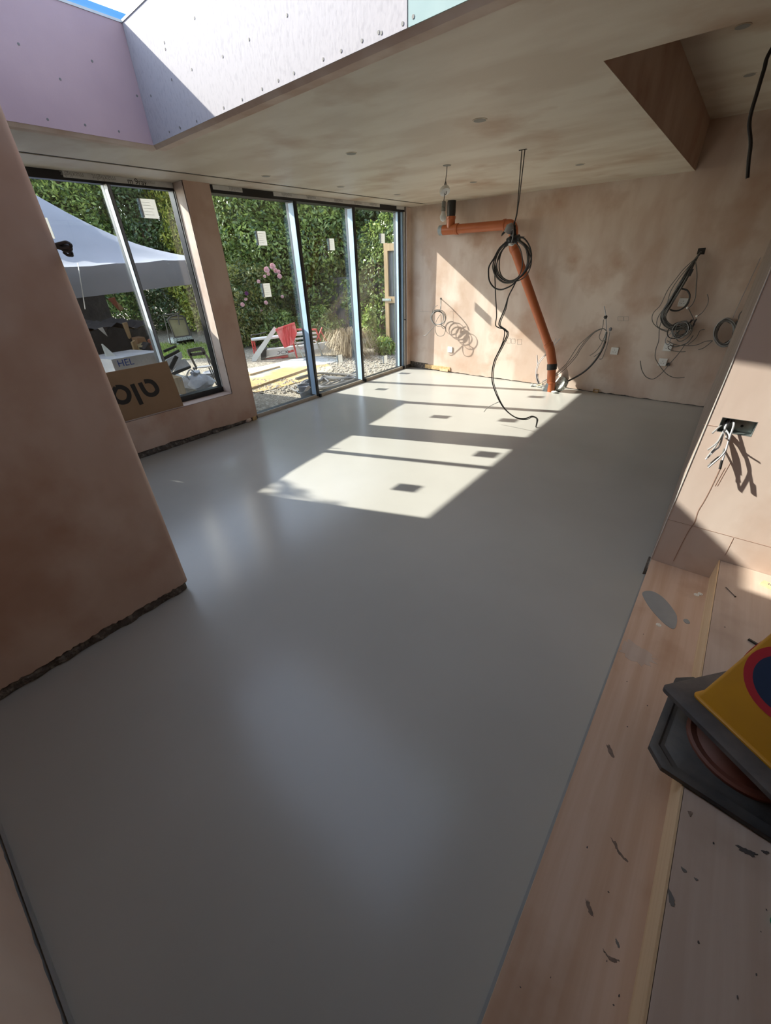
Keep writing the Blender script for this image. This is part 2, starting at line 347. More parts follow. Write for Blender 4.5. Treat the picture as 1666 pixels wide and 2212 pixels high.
# window wall (left)
wl = MB()
wl.box(-4.70, WX-.014, -2.6, 2.575, -.2, .375)
wl.box(-4.70, WX-.014, -2.6, .87, .375, 2.75); wl.box(-4.70, WX-.014, 2.587, 2.85, -.2, 2.75)
wl.box(-4.70, WX-.014, .87, 6.3, 2.352, 2.75); wl.box(-4.56, WX-.02, 6.137, 6.3, -.2, 2.75)
wleft = S(wl.build('wall_left', 'brick'))
ft = [(y, z+max(0, min(1, (2.8-y)/1.4))*.032) for y, z in jagged(-2.6, 2.80, 80, .036, .050)]
skim = MB()
def sk_poly(poly): skim.prism([(WX-.014, y, z) for y, z in poly], (.014, 0, 0))
sk_poly([(-2.6, .392), (-2.6, .045)]+ft+[(2.83, .05), (2.85, .05), (2.85, .392)])
sk_poly([(2.575, .392), (2.85, .392), (2.85, 2.35), (2.575, 2.35)]); sk_poly([(-2.6, .392), (.88, .392), (.88, 2.35), (-2.6, 2.35)])
skim.build('skim_coat', 'plaster_pink', wleft)
rv = MB(); rv.box(-4.565, WX-.001, 2.575, 2.588, .392, 2.3495); rv.box(-4.58, WX-.001, .87, 2.575, .3755, .392); rv.box(-4.565, WX-.001, .868, .88, .392, 2.3495)
rv.build('reveal_skim', 'plaster_pale', wleft)
# door jamb at the back corner
jm = MB(); jm.box(-4.413, -4.39, 6.128, 6.140, .06, 2.345); jm.box(-4.402, -4.385, 6.128, BY, .06, 2.345)
jm.build('jamb_skim', 'plaster', wleft)
MB().box(-4.386, -4.376, 6.122, 6.134, .06, 2.345).build('corner_bead', 'plaster_pale', wleft)
# exposed bricks along the foot of the window wall
brm = []
for k in range(4):
    b = MB(); stone(b, (0, 0, 0), (.115, .02, .03), .12, (8, 5)); o = b.build('brick_proto', 'brick', origin=(0, 0, 0)); brm.append(o.data); bpy.data.objects.remove(o)
def bricks(parent, p0, p1, zc, hz, n):
    p0, p1 = Vector(p0), Vector(p1); d = (p1-p0)/n; ang = math.atan2(d.y, d.x)
    for i in range(n):
        o = bpy.data.objects.new('brick', random.choice(brm)); COL.objects.link(o); o.parent = parent
        c = p0+d*(i+.5+random.uniform(-.06, .06)); c.z = zc+random.uniform(-.004, .004); o.location = c-ORG[parent.name]
        o.rotation_euler = (random.uniform(-.1, .1), random.uniform(-.04, .04), ang); o.scale = (d.length*.47/.115*random.uniform(.9, 1), random.uniform(.5, .9), hz/.03*random.uniform(.85, 1.1))
bricks(wleft, (WX-.012, .5, 0), (WX-.012, 1.73, 0), .033, .038, 8); bricks(wleft, (WX-.012, 1.73, 0), (WX-.012, 2.66, 0), .024, .028, 6)
ob = MB(); ob.ell((WX-.006, 2.715, .024), .02, .045, .026, 8, 5, .15); ob.build('plaster_lump', 'plaster_pale', wleft)
MB().box(WX-.02, WX+.002, 2.775, 2.83, 0, .05).build('wood_packer', 'osb', wleft)
# foreground wall on the left: x = -2.1 face, rounded end
PX, PY = -2.10, .662
ar = .028; sec = [(PX, -2.6)]+[(PX-ar+ar*math.cos(t), PY-ar+ar*math.sin(t)) for t in np.linspace(0, math.pi/2, 7)]+[(PX-.30, PY), (PX-.30, -2.6)]
wn = S(MB().prism([(x-.012 if x > -2.2 else x, y-.012 if y > .5 else y, -.1) for x, y in sec], (0, 0, 2.46)).build('wall_near', 'brick'))
n = 90; rows = []
path = [(PX, -.66+(PY-ar+.66)*i/n) for i in range(n)]+[(PX-ar+ar*math.cos(t), PY-ar+ar*math.sin(t)) for t in np.linspace(0, math.pi/2, 8)]+[(PX-.30, PY)]
mb = MB(); zb = []
for i, (x, y) in enumerate(path):
    z = random.uniform(.050, .062)
    if .15 < y < .24: z += .014*math.sin((y-.15)/.09*math.pi)
    zb.append(z)
inn = [(x-.012 if y < PY-.02 else x-.006, y-.012 if y > PY-.03 else y) for x, y in path]
R = [[(x, y, zb[i]), (x, y, CZ), (inn[i][0], inn[i][1], CZ), (inn[i][0], inn[i][1], zb[i])] for i, (x, y) in enumerate(path)]
mb.rings(R); mb.build('skim_coat', 'plaster_pink', wn, smooth=True)
bricks(wn, (PX-.012, -.62, 0), (PX-.012, PY-.01, 0), .026, .028, 9)
# low wall behind on the left (faces +y)
wr = S(MB().box(PX, -.60, -.62, -.427, -.1, CZ).build('wall_rear', 'dark'))
pl = [(PX, CZ), (-.60, CZ)]+jagged(-.60, PX, 60, .010, .022)
MB().prism([(x, -.415, z) for x, z in pl], (0, -.012, 0)).build('skim_coat', 'plaster_pale', wr)
S(MB().box(PX, -.58, -.40, -.408, 0, .012).build('trim_3', 'smear'))
# closing walls out of view
S(MB().box(-4.9, 3.3, -2.75, -2.6, -.15, 2.8).build('wall_far_rear', 'plaster'))
S(MB().box(3.2, 3.35, -2.7, 2.6, -.15, 2.8).build('wall_hall', 'plaster_pale'))
# rooflight well lining: boards
def board(name, a, b, z0, z1, th, m, parent=None):
    a, b = Vector((*a, 0)), Vector((*b, 0)); d = (b-a).normalized(); n = Vector((-d.y, d.x, 0))*th
    return MB().hexa([a+V(0, 0, z0), b+V(0, 0, z0), b+n+V(0, 0, z0), a+n+V(0, 0, z0), a+V(0, 0, z1), b+V(0, 0, z1), b+n+V(0, 0, z1), a+n+V(0, 0, z1)]).build(name, m, parent)
well = struct('skylight_well', (-2, 1.2, 2.6))
fa, fb = Vector((SKY[3][0]+.03, SKY[3][1]-.030, 0)), Vector((SKY[2][0], SKY[2][1]-.030, 0))
BL0, BL1 = (SKY[0][0]+.028, SKY[0][1]), (SKY[3][0]+.028, SKY[3][1]-.02)
def fpt(t): q = fa+(fb-fa)*t; return (q.x, q.y)
tj = .757
Z0, Z1 = CZ+.016, 2.915
board('plasterboard', fpt(0), fpt(tj-.001), Z0, Z1, .03, 'board_white', well)
board('plasterboard', fpt(tj+.001), fpt(1), Z0, Z1, .03, 'board_cyan', well)
board('plasterboard', BL0, BL1, Z0, Z1, .03, 'board_pink', well)['label'] = 'pink plasterboard on the short side of the well'
board('plasterboard', SKY[1], SKY[0], Z0, Z1, -.03, 'board_white', well)
board('plasterboard', SKY[2], SKY[1], Z0, Z1, -.03, 'board_white', well)
# rough lower lip of the lining
lp = MB()
for a, b, st_ in ((SKY[3], SKY[2], -.028), (SKY[0], SKY[3], -.026)):
    a, b = Vector((*a, 0)), Vector((*b, 0)); d = (b-a); nn = Vector((-d.y, d.x, 0)).normalized(); k = 40
    if nn.y < -.5: nn = -nn
    if abs(d.y) > .5 and nn.x > 0: nn = -nn
    for i in range(k):
        p, q = a+d*i/k, a+d*(i+1)/k; o1, o2 = (oprev if i else 0.), random.uniform(-.001, .003); oprev = o2; z = CZ-.0005
        lp.hexa([p-nn*o1+V(0, 0, z), q-nn*o2+V(0, 0, z), q+nn*.06+V(0, 0, z), p+nn*.06+V(0, 0, z), p+nn*st_+V(0, 0, Z0+.002), q+nn*st_+V(0, 0, Z0+.002), q+nn*.06+V(0, 0, Z0+.002), p+nn*.06+V(0, 0, Z0+.002)])
lp.build('board_edge', 'plaster', well)
sc = MB()
for px, py in [(40, 95), (199, 132), (130, 171), (103, 258), (184, 270), (257, 284), (297, 158), (296, 207)]:
    q = P(px, py, 0, BL0[0]); sc.cyl(q, q+V(.0015, 0, 0), .006, 8)
nb = (fb-fa).cross(V(0, 0, 1)).normalized()
for px, py in [(620, 33), (420, 39), (538, 85), (481, 122), (355, 92), (414, 150), (371, 172), (870, 51), (818, 70), (824, 71), (782, 88), (737, 110), (698, 128), (635, 158), (601, 174), (566, 192), (523, 215), (483, 233), (357, 106), (326, 207), (388, 275), (425, 262), (366, 285), (893, 36), (390, 277)]:
    q = PP(px, py, fa, nb); sc.cyl(q, q+nb*.0015*(-1 if nb.y > 0 else 1), .006, 8)
sc.build('screw_head', 'ink', well)['kind'] = 'stuff'
# rooflight: kerb frame steps + glass
rl = struct('window_3', (-2, 1.2, 3.0))
for k, (off, z0, z1, m) in enumerate([(-.004, 2.915, 2.927, 'film'), (.075, 2.927, 2.965, 'kerb'), (.155, 2.965, 3.02, 'kerb')]):
    c = [(BL0[0]-off, BL0[1]-off), (SKY[1][0]+off, SKY[1][1]-off), (fb.x+off, fb.y+off), (BL0[0]-off, fa.y+off)]
    o2 = .30-off; mbk = MB()
    for i in range(4):
        a, b = Vector((*c[i], 0)), Vector((*c[(i+1) % 4], 0)); d = (b-a).normalized(); nn = Vector((d.y, -d.x, 0))*o2; e = d*o2
        mbk.hexa([a-e*0+V(0, 0, z0), b+V(0, 0, z0), b+nn+e+V(0, 0, z0), a+nn-e+V(0, 0, z0), a+V(0, 0, z1), b+V(0, 0, z1), b+nn+e+V(0, 0, z1), a+nn-e+V(0, 0, z1)])
    mbk.build('kerb_frame', m, rl)
MB().prism([(SKY[0][0]-.2, SKY[0][1]-.2, 3.02), (SKY[1][0]+.25, SKY[1][1]-.2, 3.02), (SKY[2][0]+.25, SKY[2][1]+.2, 3.02), (SKY[3][0]-.2, SKY[3][1]+.2, 3.02)], (0, 0, .012)).build('pane', 'glass', rl)
# ------------------------------------------------------------------ window_1 (fixed, over the sill)
GX = -4.60
w1 = struct('window_1', (GX, 1.75, .38))
fr = MB(); fr.box(-4.64, -4.555, .88, 2.575, .392, .452); fr.build('bottom_rail', 'black', w1)
MB().box(-4.64, -4.565, .88, 2.575, 2.290, 2.3495).build('head_rail', 'black', w1)
MB().box(-4.64, -4.56, 2.558, 2.575, .45, 2.292).build('stile', 'black', w1); MB().box(-4.64, -4.565, .88, .915, .45, 2.292).build('stile', 'black', w1)
yhl = P(133, 370, 0, -4.56).y
hf = MB().box(-4.566, -4.556, yhl, 2.572, 2.308, 2.349).build('protective_film', 'film', w1)
FX = -4.5552
for (px, py, s_, sz) in ((150, 360, 'maxlight', .05), (222, 375, 'maxlight', .055), (318, 389, 'maxlight', .04)):
    q = P(px, py, 0, FX); text(s_, 'lettering', (FX, q.y, 2.330), (0, -1, 0), (0, 0, -1), sz, 'inkpale', hf)
q = P(293, 381, 0, FX); text('m 9ray', 'lettering', (FX, q.y, 2.327), (0, 1, 0), (0, 0, 1), .06, 'inkblack', hf)
MB().box(-4.561, -4.545, 2.566, 2.5745, .452, 2.285).build('protective_film', 'film', w1)
ym = 1.975
MB().box(-4.66, -4.535, ym-.012, ym+.018, .45, 2.292).build('mullion', 'frame', w1)
MB().box(-4.597, -4.537, ym-.015, ym-.011, .452, 2.255).build('protective_film', 'film_white', w1)
MB().box(-4.5355, -4.533, ym-.008, ym+.014, .452, 2.285).build('mullion_face', 'grey', w1)
p1 = MB().box(GX-.012, GX, .915, ym-.012, .45, 2.292).build('pane', 'glass', w1)
p2 = MB().box(GX-.012, GX, ym+.018, 2.560, .45, 2.292).build('pane', 'glass', w1)
def sticker(pane, px, py, w, h, gx):
    q = P(px, py, 0, gx+.002); o = MB(); o.box(gx+.0008, gx+.002, q.y-w/2, q.y+w/2, q.z-h/2, q.z+h/2); o = o.build('sticker', 'paper', pane)
    t = MB(); t.box(gx+.0005, gx+.0008, q.y-w/2-.014, q.y-w/2+.01, q.z-h/2+.005, q.z+h/2); t.build('sticker_edge', 'film_blue', pane)
    ln = MB()
    for k in range(5): ln.box(gx+.002, gx+.0023, q.y-w*.4, q.y+w*random.uniform(.1, .4), q.z+h*(.32-.16*k), q.z+h*(.32-.16*k)+.0022)
    ln.build('printed_lines', 'film', pane)
    return o
sticker(p2, 323, 451, .145, .145, GX)
MB().box(GX+.0008, GX+.002, 1.31, 1.45, 1.90, 2.04).build('sticker', 'paper', p1)
# ------------------------------------------------------------------ door_1 (three-panel slider)
DX = -4.515
d1 = struct('door_1', (DX, 4.5, 0))
MB().box(-4.58, -4.425, 2.85, 6.125, 2.285, 2.349).build('head_rail', 'black', d1)
MB().box(-4.58, -4.435, 2.85, 6.125, -.05, .022).build('threshold', 'black', d1)
yh = [(P(465, 405, 0, -4.42).y-.03, P(522, 405, 0, -4.42).y), (P(590, 415, 0, -4.42).y, P(820, 440, 0, -4.42).y), (P(857, 445, 0, -4.42).y, 6.12)]
for k, (a, b) in enumerate(yh):
    f_ = MB().box(-4.428, -4.415, a, b, 2.312, 2.3485).build('protective_film', 'film', d1)
    L = b-a
    for t in ((.75,) if k == 0 else (.1, .3, .55, .75, .92) if k == 1 else ()):
        text('maxlight', 'lettering', (-4.4142, a+L*t, 2.332), (0, -1, 0), (0, 0, -1), .045, 'inkpale', f_)
for a, b in ((2.88, 3.98), (4.0, 5.0), (5.02, 6.07)):
    f_ = MB().box(-4.437, -4.425, a, b, .0, .045).build('protective_film', 'film_tan', d1)
    text('maxlight', 'lettering', (-4.4242, a+(b-a)*.4, .022), (0, 1, 0), (0, 0, 1), .03, 'inkpale', f_)
for y in (3.985, 5.008, 6.075): MB().box(-4.44, -4.40, y-.014, y+.014, .0, .05).build('threshold_block', 'black', d1)
MB().box(-4.57, -4.43, 2.85, 2.868, .02, 2.29).build('stile', 'frame', d1)
MB().box(-4.43, -4.410, 2.852, 2.872, .62, 1.82).build('edge_seal', 'blackplastic', d1)
for y in (3.925, 4.945):
    MB().box(-4.56, -4.424, y, y+.055, .02, 2.29).build('mullion', 'frame', d1)
    MB().box(-4.512, -4.427, y-.004, y, .045, 2.268).build('protective_film', 'film_blue', d1)
    MB().box(-4.425, -4.415, y+.012, y+.045, .02, 2.287).build('edge_seal', 'blackplastic', d1)
MB().box(-4.56, -4.47, 6.03, 6.136, .02, 2.29).build('stile', 'frame', d1)
MB().box(-4.512, -4.473, 6.026, 6.03, .045, 2.285).build('protective_film', 'film_blue', d1)
MB().box(-4.47, -4.425, 6.085, 6.136, .02, 2.29).build('stile', 'frame', d1)
MB().box(-4.468, -4.428, 6.081, 6.085, .045, 2.285).build('protective_film', 'film_blue', d1)
MB().box(-4.425, -4.412, 6.100, 6.135, .0, 2.285).build('jamb_trim', 'film', d1)
MB().box(-4.416, -4.375, 6.096, 6.101, .80, .812).build('handle_peg', 'black', d1)
panes = [MB().box(DX-.012, DX, a, b, .02, 2.29).build('pane', 'glass', d1) for a, b in ((2.867, 3.926), (3.979, 4.946), (4.999, 6.032))]
for pn, px, py, w, h in ((0, 566, 515, .125, .135), (0, 577, 627, .11, .145), (1, 717, 528, .10, .13), (2, 827, 515, .10, .12), (2, 833, 776, .10, .12), (1, 735, 775, .10, .11)):
    sticker(panes[pn], px, py, w, h, DX)
MB().prism([P(665, 833, 0, -4.42), P(672, 836, 0, -4.42), P(664, 845, 0, -4.42), P(656, 846, 0, -4.42)], (.003, 0, 0)).build('tape_scrap', 'film', d1)
# =================================================================== THINGS INDOORS
# back-wall foot: OSB strips and packers
o = MB(); o.box(-4.06, -3.55, BY-.012, BY+.013, .02, .085); o = o.build('osb_strip', 'osb'); tag(o, 'pale chipboard strip along the foot of the back wall by the glass doors', 'board')
mb = MB(); mb.box(-3.74, -3.58, BY-.028, BY-.013, .012, .05); o = mb.build('wood_packer', 'pine'); tag(o, 'thin pine packer in front of the chipboard strip under the socket', 'offcut')
for px, py, nm, lb in ((1287, 847, 'floor_outlet_box', 'small brown open box in the foot of the back wall beyond the concrete core'),):
    q = P(px, py, 1, BY); mb = MB(); mb.box(q.x-.035, q.x+.035, BY-.02, BY+.012, .003, .012); mb.box(q.x-.035, q.x+.035, BY-.02, BY+.012, .042, .048)
    mb.box(q.x-.035, q.x-.028, BY-.02, BY+.012, .01, .045); mb.box(q.x+.028, q.x+.035, BY-.02, BY+.012, .01, .045); tag(mb.build(nm, 'osb'), lb, 'box')
# sockets
def socket(px, py, label, kind=1, w=.088, tilt=0):
    q = P(px, py, 1, BY); t = thing('wall_socket', (q.x, BY, q.z), label, 'socket', 'white sockets on the back wall')
    fp_ = MB().box(q.x-w/2, q.x+w/2, BY-.012, BY, q.z-.044, q.z+.044).build('face_plate', 'white', t, bevel=.003)
    for dx, dz, ww, hh in ((0, .012, .005, .010), (-.013, -.012, .010, .005), (.013, -.012, .010, .005), (-.03, 0, .004, .004), (.03, 0, .004, .004)):
        MB().box(q.x+dx-ww/2, q.x+dx+ww/2, BY-.0128, BY-.0118, q.z+dz-hh/2, q.z+dz+hh/2).build('pin_hole', 'ink', fp_)
    return t
socket(973, 755, 'white socket in the sun below the small cable coil near the glass doors')
socket(1328, 758, 'white socket right of the black conduit beside the drain pipe')
socket(1432, 782, 'lowest white socket below the big cable bundle')
socket(1443, 750, 'white socket just under the tangled ends of the big cable bundle')
socket(1476, 653, 'white socket framed by the black loop of the big cable bundle')
# downlight covers in the ceiling
for px, py, z, lb in ((1037, 259, CZ, 'round grey light cover in ceiling nearest the rooflight corner, largest of all'), (759, 331, CZ, 'round grey light cover in ceiling above the middle door panel'),
        (575, 380, CZ, 'round grey light cover in ceiling above the first door panel close to the slot'), (736, 403, CZ, 'round grey light cover in ceiling by the slot above the second mullion'),
        (858, 420, CZ, 'round grey light cover in ceiling near the corner by the slot'), (1023, 393, CZ, 'round grey light cover in ceiling between pendant lamp and hanging coil'),
        (1253, 355, CZ, 'round grey light cover in ceiling close to the bulkhead corner'), (1605, 56, 2.74, 'round grey light cover in the raised ceiling at its front edge'),
        (1620, 161, 2.74, 'round grey light cover in the raised ceiling beside the loose cable')):
    q = P(px, py, 2, z); t = thing('downlight', (q.x, q.y, z), lb, 'downlight', 'round light covers in the ceiling')
    MB().lathe((q.x, q.y, z), (0, 0, -1), [(.044, 0), (.044, .002), (.040, .003)], 24).build('rim', 'ceil', t)
    MB().lathe((q.x, q.y, z-.001), (0, 0, -1), [(.037, 0), (.037, .003), (.02, .0035)], 24).build('cover', 'shadegrey', t)
# pendant lamp
q = P(966, 357, 2, CZ); ly = q.y; L = lambda px, py: P(px, py, 1, ly)
t = thing('pendant_lamp', q, 'bare bulb hanging on a grey flex from the ceiling near the back corner', 'lamp')
MB().lathe(q, (0, 0, -1), [(.035, 0), (.033, .004), (.006, .006)], 16).build('ceiling_plate', 'shadegrey', t)
MB().tube([q, L(965, 375), L(963, 390), L(961, 420), L(959, 434)], .0035).build('flex', 'cable', t)
MB().tube([L(963, 391), L(960.5, 400), L(961, 418), L(964, 419), L(966, 405), L(963, 391)], .003, closed=False).build('flex_loop', 'cable', t)
c = L(961, 412); ax = Vector((.45, -.25, -.75)).normalized()
MB().lathe(c-ax*.02, ax, [(.012, 0), (.042, .002), (.046, .012), (.046, .034), (.040, .036)], 20).build('ceiling_rose', 'white', t, smooth=True)
tp, bt = L(959, 434), L(957, 479); hgt = (tp-bt).length
MB().lathe(tp, bt-tp, [(.006, 0), (.019, .004), (.019, .045), (.016, .047), (.020, .05), (.020, .075)], 16).build('lamp_holder', 'shadegrey', t, smooth=True)
MB().lathe(tp, bt-tp, [(.015, .072), (.017, .085), (.024, hgt-.055), (.030, hgt-.045), (.030, hgt-.03), (.022, hgt-.010), (.004, hgt)], 18).build('bulb', 'bulb', t, smooth=True)
# orange drain pipe
PYY = 6.10
B = lambda px, py, y=PYY: P(px, py, 1, y)
t = thing('drain_pipe', (-1.735, 6.0, 0), 'orange plastic drain pipe zigzagging from ceiling to floor on the back wall', 'pipe')
r = .057
a, b = B(972, 491), B(1098, 491); b.z = a.z = (a.z+b.z)/2
MB().cyl(a, b, r, 24).build('pipe_run', 'orange', t, smooth=True)
tee = B(962, 491); tee.z = a.z
MB().lathe(tee+V(-.03, 0, 0), (1, 0, 0), [(.062, 0), (.062, .20), (.068, .205), (.068, .245), (.060, .25)], 24).build('tee_socket', 'orange', t, smooth=True)
MB().lathe(tee+V(.09, 0, 0), (0, 0, 1), [(.06, 0), (.06, .12), (.066, .125), (.066, .15), (.06, .155)], 24).build('tee_branch', 'orange', t, smooth=True)
MB().lathe(tee+V(-.10, 0, 0), (1, 0, 0), [(.05, 0), (.062, .01), (.064, .07), (.058, .075)], 20).build('taped_end', 'tapegrey', t, smooth=True)
bp_ = tee+V(.09, 0, .15)
MB().lathe(bp_, (0, 0, 1), [(.057, 0), (.061, .05), (.059, .15), (.061, CZ-bp_.z-.02), (.056, CZ-bp_.z)], 20).build('taped_riser', 'blackplastic', t, smooth=True)
e1 = b.copy(); d0 = B(1108, 528); d1_ = B(1185, 745, 6.03)
MB().lathe(e1+V(-.07, 0, 0), (1, 0, 0), [(.062, 0), (.069, .004), (.069, .03), (.062, .035), (.062, .07)], 24).build('bend_collar', 'orange', t, smooth=True)
MB().tube([e1+V(-.03, 0, 0), e1+V(.03, 0, -.005), e1+V(.075, 0, -.06), d0+(d1_-d0)*.02, d0+(d1_-d0)*.06], .061, 24, smooth=5).build('bend', 'orange', t, smooth=True)
MB().cyl(d0, d1_, r, 24).build('pipe_drop', 'orange', t, smooth=True)
f0 = Vector((-1.735, 5.985, -.01)); d2 = B(1193, 784, 6.02)
uu = (d1_-d0).normalized()
MB().lathe(d1_-uu*.02, uu, [(.058, 0), (.066, .004), (.066, .05), (.061, .055), (.061, .07)], 24).build('lower_collar', 'orange', t, smooth=True)
MB().tube([d1_, d1_+uu*.07, d2, d2+(f0-d2)*.1], .061, 24, smooth=4).build('lower_bend', 'orange', t, smooth=True)
uf = (f0-d2).normalized()
MB().lathe(d2+uf*.012, uf, [(.061, 0), (.067, .003), (.066, .075), (.060, .08)], 24).build('black_tape', 'blackplastic', t, smooth=True)
MB().cyl(d2, f0, r, 24).build('pipe_foot', 'orange', t, smooth=True)
MB().lathe(d2+(f0-d2)*.66, uf, [(.058, 0), (.062, .004), (.062, .014), (.058, .018)], 24).build('foot_rib', 'orange', t, smooth=True)
mb = MB(); g = f0+V(-.06, -.02, 0)
mb.rings([[g+V(.035*math.cos(k*math.pi/4)*s+dx, .03*math.sin(k*math.pi/4)*s, z) for k in range(8)] for z, s, dx in ((0, 1.3, -.01), (.05, 1.0, 0), (.10, .95, .01), (.125, .75, .015))]); mb.build('foot_wrap', 'tapegrey', t, smooth=True)
# concrete core leaning beside the pipe, offcut behind it
q = P(1214, 818, 1, 6.05)
ax = Vector((-.55, -.62, .42)).normalized(); u = ax.orthogonal().normalized(); w = ax.cross(u); RR = []
for hgt_, rr in ((0, .085), (.004, .098), (.07, .103), (.075, .095), (.078, .06)):
    RR.append([Vector((q.x, 6.06, .098))+ax*(hgt_-.04)+(u*math.cos(2*math.pi*k/18)+w*math.sin(2*math.pi*k/18))*rr*random.uniform(.95, 1.04) for k in range(18)])
tag(MB().rings(RR).build('concrete_core', 'concrete'), 'round rough concrete core leaning against the drain pipe foot', 'concrete')
pts = [P(1222, 790, 1, 6.16), P(1205, 806, 1, 6.14), P(1212, 826, 1, 6.10), P(1229, 819, 1, 6.13), P(1227, 803, 1, 6.15)]
tag(MB().prism(pts, (.0, .012, .0)).build('plasterboard_offcut', 'plaster_pale'), 'small pale plasterboard offcut propped behind the concrete core', 'offcut')
mb = MB()
for k in range(14): stone(mb, (P(1165, 835, 1, 6.14).x+random.uniform(-.12, .10), 6.12+random.uniform(-.05, .05), .012), (random.uniform(.01, .04), random.uniform(.01, .025), .012), .3)
tag(mb.build('mortar_crumbs', 'dust'), 'pale mortar crumbs heaped on the floor left of the drain pipe', 'rubble', kind='stuff')
mb = MB(); stone(mb, (f0.x+.07, f0.y-.06, .012), (.045, .03, .014), .3, (9, 6)); tag(mb.build('mortar_lump', 'dust'), 'small white mortar lump at the very foot of the drain pipe', 'rubble')
tag(MB().bar(P(1160, 833, 1, 6.10), P(1172, 829, 1, 6.06), .02, .012).build('wood_scrap', 'pine'), 'yellow scrap of wood lying among mortar crumbs left of the drain pipe', 'offcut')
# conduit + cables right of pipe (crop scale 8.33 origin 1140,640)
def c2(x, y, yy=6.17): return P(1140+x/8.33, 640+y/8.33, 1, yy)
t = thing('conduit_cables', c2(1410, 800, BY), 'black conduit with grey cables and white tube rising right of the drain pipe', 'cable')
MB().tube([c2(640, 1560, 6.13), c2(760, 1510), c2(960, 1400), c2(1120, 1270), c2(1260, 1100), c2(1350, 940), c2(1400, 810)], .012, 8).build('conduit', 'cabledark', t, smooth=True)
MB().tube([c2(1380, 180), c2(1405, 330), c2(1415, 480), c2(1420, 640)], .006, 8).build('tube', 'cablewhite', t, smooth=True)
for pts in ([(1420, 640), (1410, 720), (1400, 800)],): MB().tube([c2(*p) for p in pts], .014, 8).build('tape_wrap', 'tapegrey', t, smooth=True)
mb = MB(); stone(mb, c2(1405, 375), (.022, .014, .022), .2, (10, 7)); mb.build('tape_knot', 'blackplastic', t)
mb = MB(); stone(mb, c2(1490, 595), (.018, .012, .022), .2, (10, 7)); mb.build('clip', 'grey', t)
for pts in ([(1370, 420), (1350, 560), (1310, 660), (1290, 740), (1330, 800), (1390, 800)], [(1410, 620), (1350, 580), (1200, 640), (1020, 790), (930, 870), (850, 980), (700, 1210), (560, 1340), (450, 1440), (260, 1530)],
        [(1400, 600), (1330, 590), (1180, 670), (1050, 790), (960, 900), (860, 1060), (700, 1240), (520, 1400), (380, 1480), (250, 1560)], [(1420, 625), (1360, 585), (1210, 650), (1060, 810), (950, 960), (880, 1080), (740, 1240), (560, 1400), (400, 1490), (260, 1590)],
        [(1420, 640), (1340, 830), (1300, 900), (1220, 1000), (1120, 1068)], [(1420, 700), (1370, 900), (1300, 1010), (1190, 1090)], [(1480, 640), (1440, 850), (1390, 1000), (1340, 1120), (1290, 1130)]):
    MB().tube([c2(*p, 6.15-(.1 if i > len(pts)*.6 and len(pts) > 8 else 0)) for i, p in enumerate(pts)], .0042, 6).build('cable', 'cable', t, smooth=True)
# white tubes left of pipe foot
t = thing('white_tube_tails', c2(200, 1590, 6.1), 'white and black cable tails curling up left of the drain pipe foot', 'cable')
for pts in ([(205, 1600), (160, 1480), (150, 1340), (190, 1200), (260, 1100), (340, 1030), (440, 890), (510, 760)], [(230, 1590), (180, 1450), (175, 1320), (215, 1200), (290, 1100), (350, 1040), (450, 910), (590, 760)]):
    MB().tube([c2(*p, 6.15 if i < 5 else 6.2) for i, p in enumerate(pts)], .0055, 6).build('cable', 'cablewhite', t, smooth=True)
MB().tube([c2(170, 1060), c2(175, 1130), c2(180, 1220)], .007, 8).build('tube_end', 'cablewhite', t)
MB().tube([c2(175, 1400), c2(170, 1480), c2(200, 1560), c2(235, 1590)], .016, 8).build('black_sleeve', 'cabledark', t, smooth=True)
# hanging coil from ceiling (crop scale 11.107 origin 1030,460)
hq = P(1130, 323, 2, CZ); HY = hq.y
def c1(x, y, yy=None): return P(1030+x/11.107, 460+y/11.107, 1, HY if yy is None else yy)
t = thing('hanging_cable_coil', hq, 'big black cable coil bound with tape hanging from the ceiling to the floor', 'cable')
for dx, pts in ((-2, [(1000, -400), (975, -100), (950, 60), (910, 220)]), (4, [(1030, -400), (985, -100), (962, 60), (915, 220)])):
    MB().tube([hq+V(dx*.004, 0, 0)]+[c1(*p) for p in pts], .004, 6).build('cable', 'cabledark', t, smooth=True)
MB().box(hq.x-.03, hq.x+.03, hq.y-.008, hq.y+.008, CZ-.003, CZ+.002).build('ceiling_slit', 'dark', t)
mb = MB(); mb.tube([c1(905, 215), c1(900, 300), c1(890, 420), c1(880, 560), c1(870, 640)], .02, 8, radii=[.008, .016, .022, .026, .026]); mb.build('tape_wrap', 'blackplastic', t, smooth=True)
mb = MB(); mb.tube([c1(690, 760), c1(780, 690), c1(880, 650), c1(1030, 590)], .034, 8, radii=[.02, .034, .04, .034, .025]); mb.build('tape_wrap', 'blackplastic', t, smooth=True)
for fp in ([(700, 370), (600, 500), (590, 560), (680, 470)], [(1000, 555), (1150, 570), (1060, 610)], [(720, 690), (660, 780), (655, 860), (690, 770)]): MB().prism([c1(*p) for p in fp], (0, .01, 0)).build('tape_flap', 'blackplastic', t)
a, b = c1(830, 280, HY-.03), c1(740, 480, HY-.03); n_ = (b-a).normalized()
MB().lathe(a, b-a, [(.008, -.012), (.030, .01), (.034, .06), (.034, (b-a).length-.05), (.026, (b-a).length-.005), (.005, (b-a).length+.004)], 14).build('white_sleeve', 'cablelight', t, smooth=True)
MB().ell(c1(830, 750, HY-.02), .026, .02, .014, 12, 8).build('white_sleeve', 'white', t, smooth=True)
MB().tube([c1(880, 400, HY-.03), c1(875, 520, HY-.04), c1(845, 700, HY-.04)], .006).build('white_tail', 'cablelight', t, smooth=True)
mb = MB(); mb.tube([c1(870, 390, HY-.04), c1(820, 420, HY-.05)], .004, smooth=0); mb.build('wire_end', 'cablewhite', t)
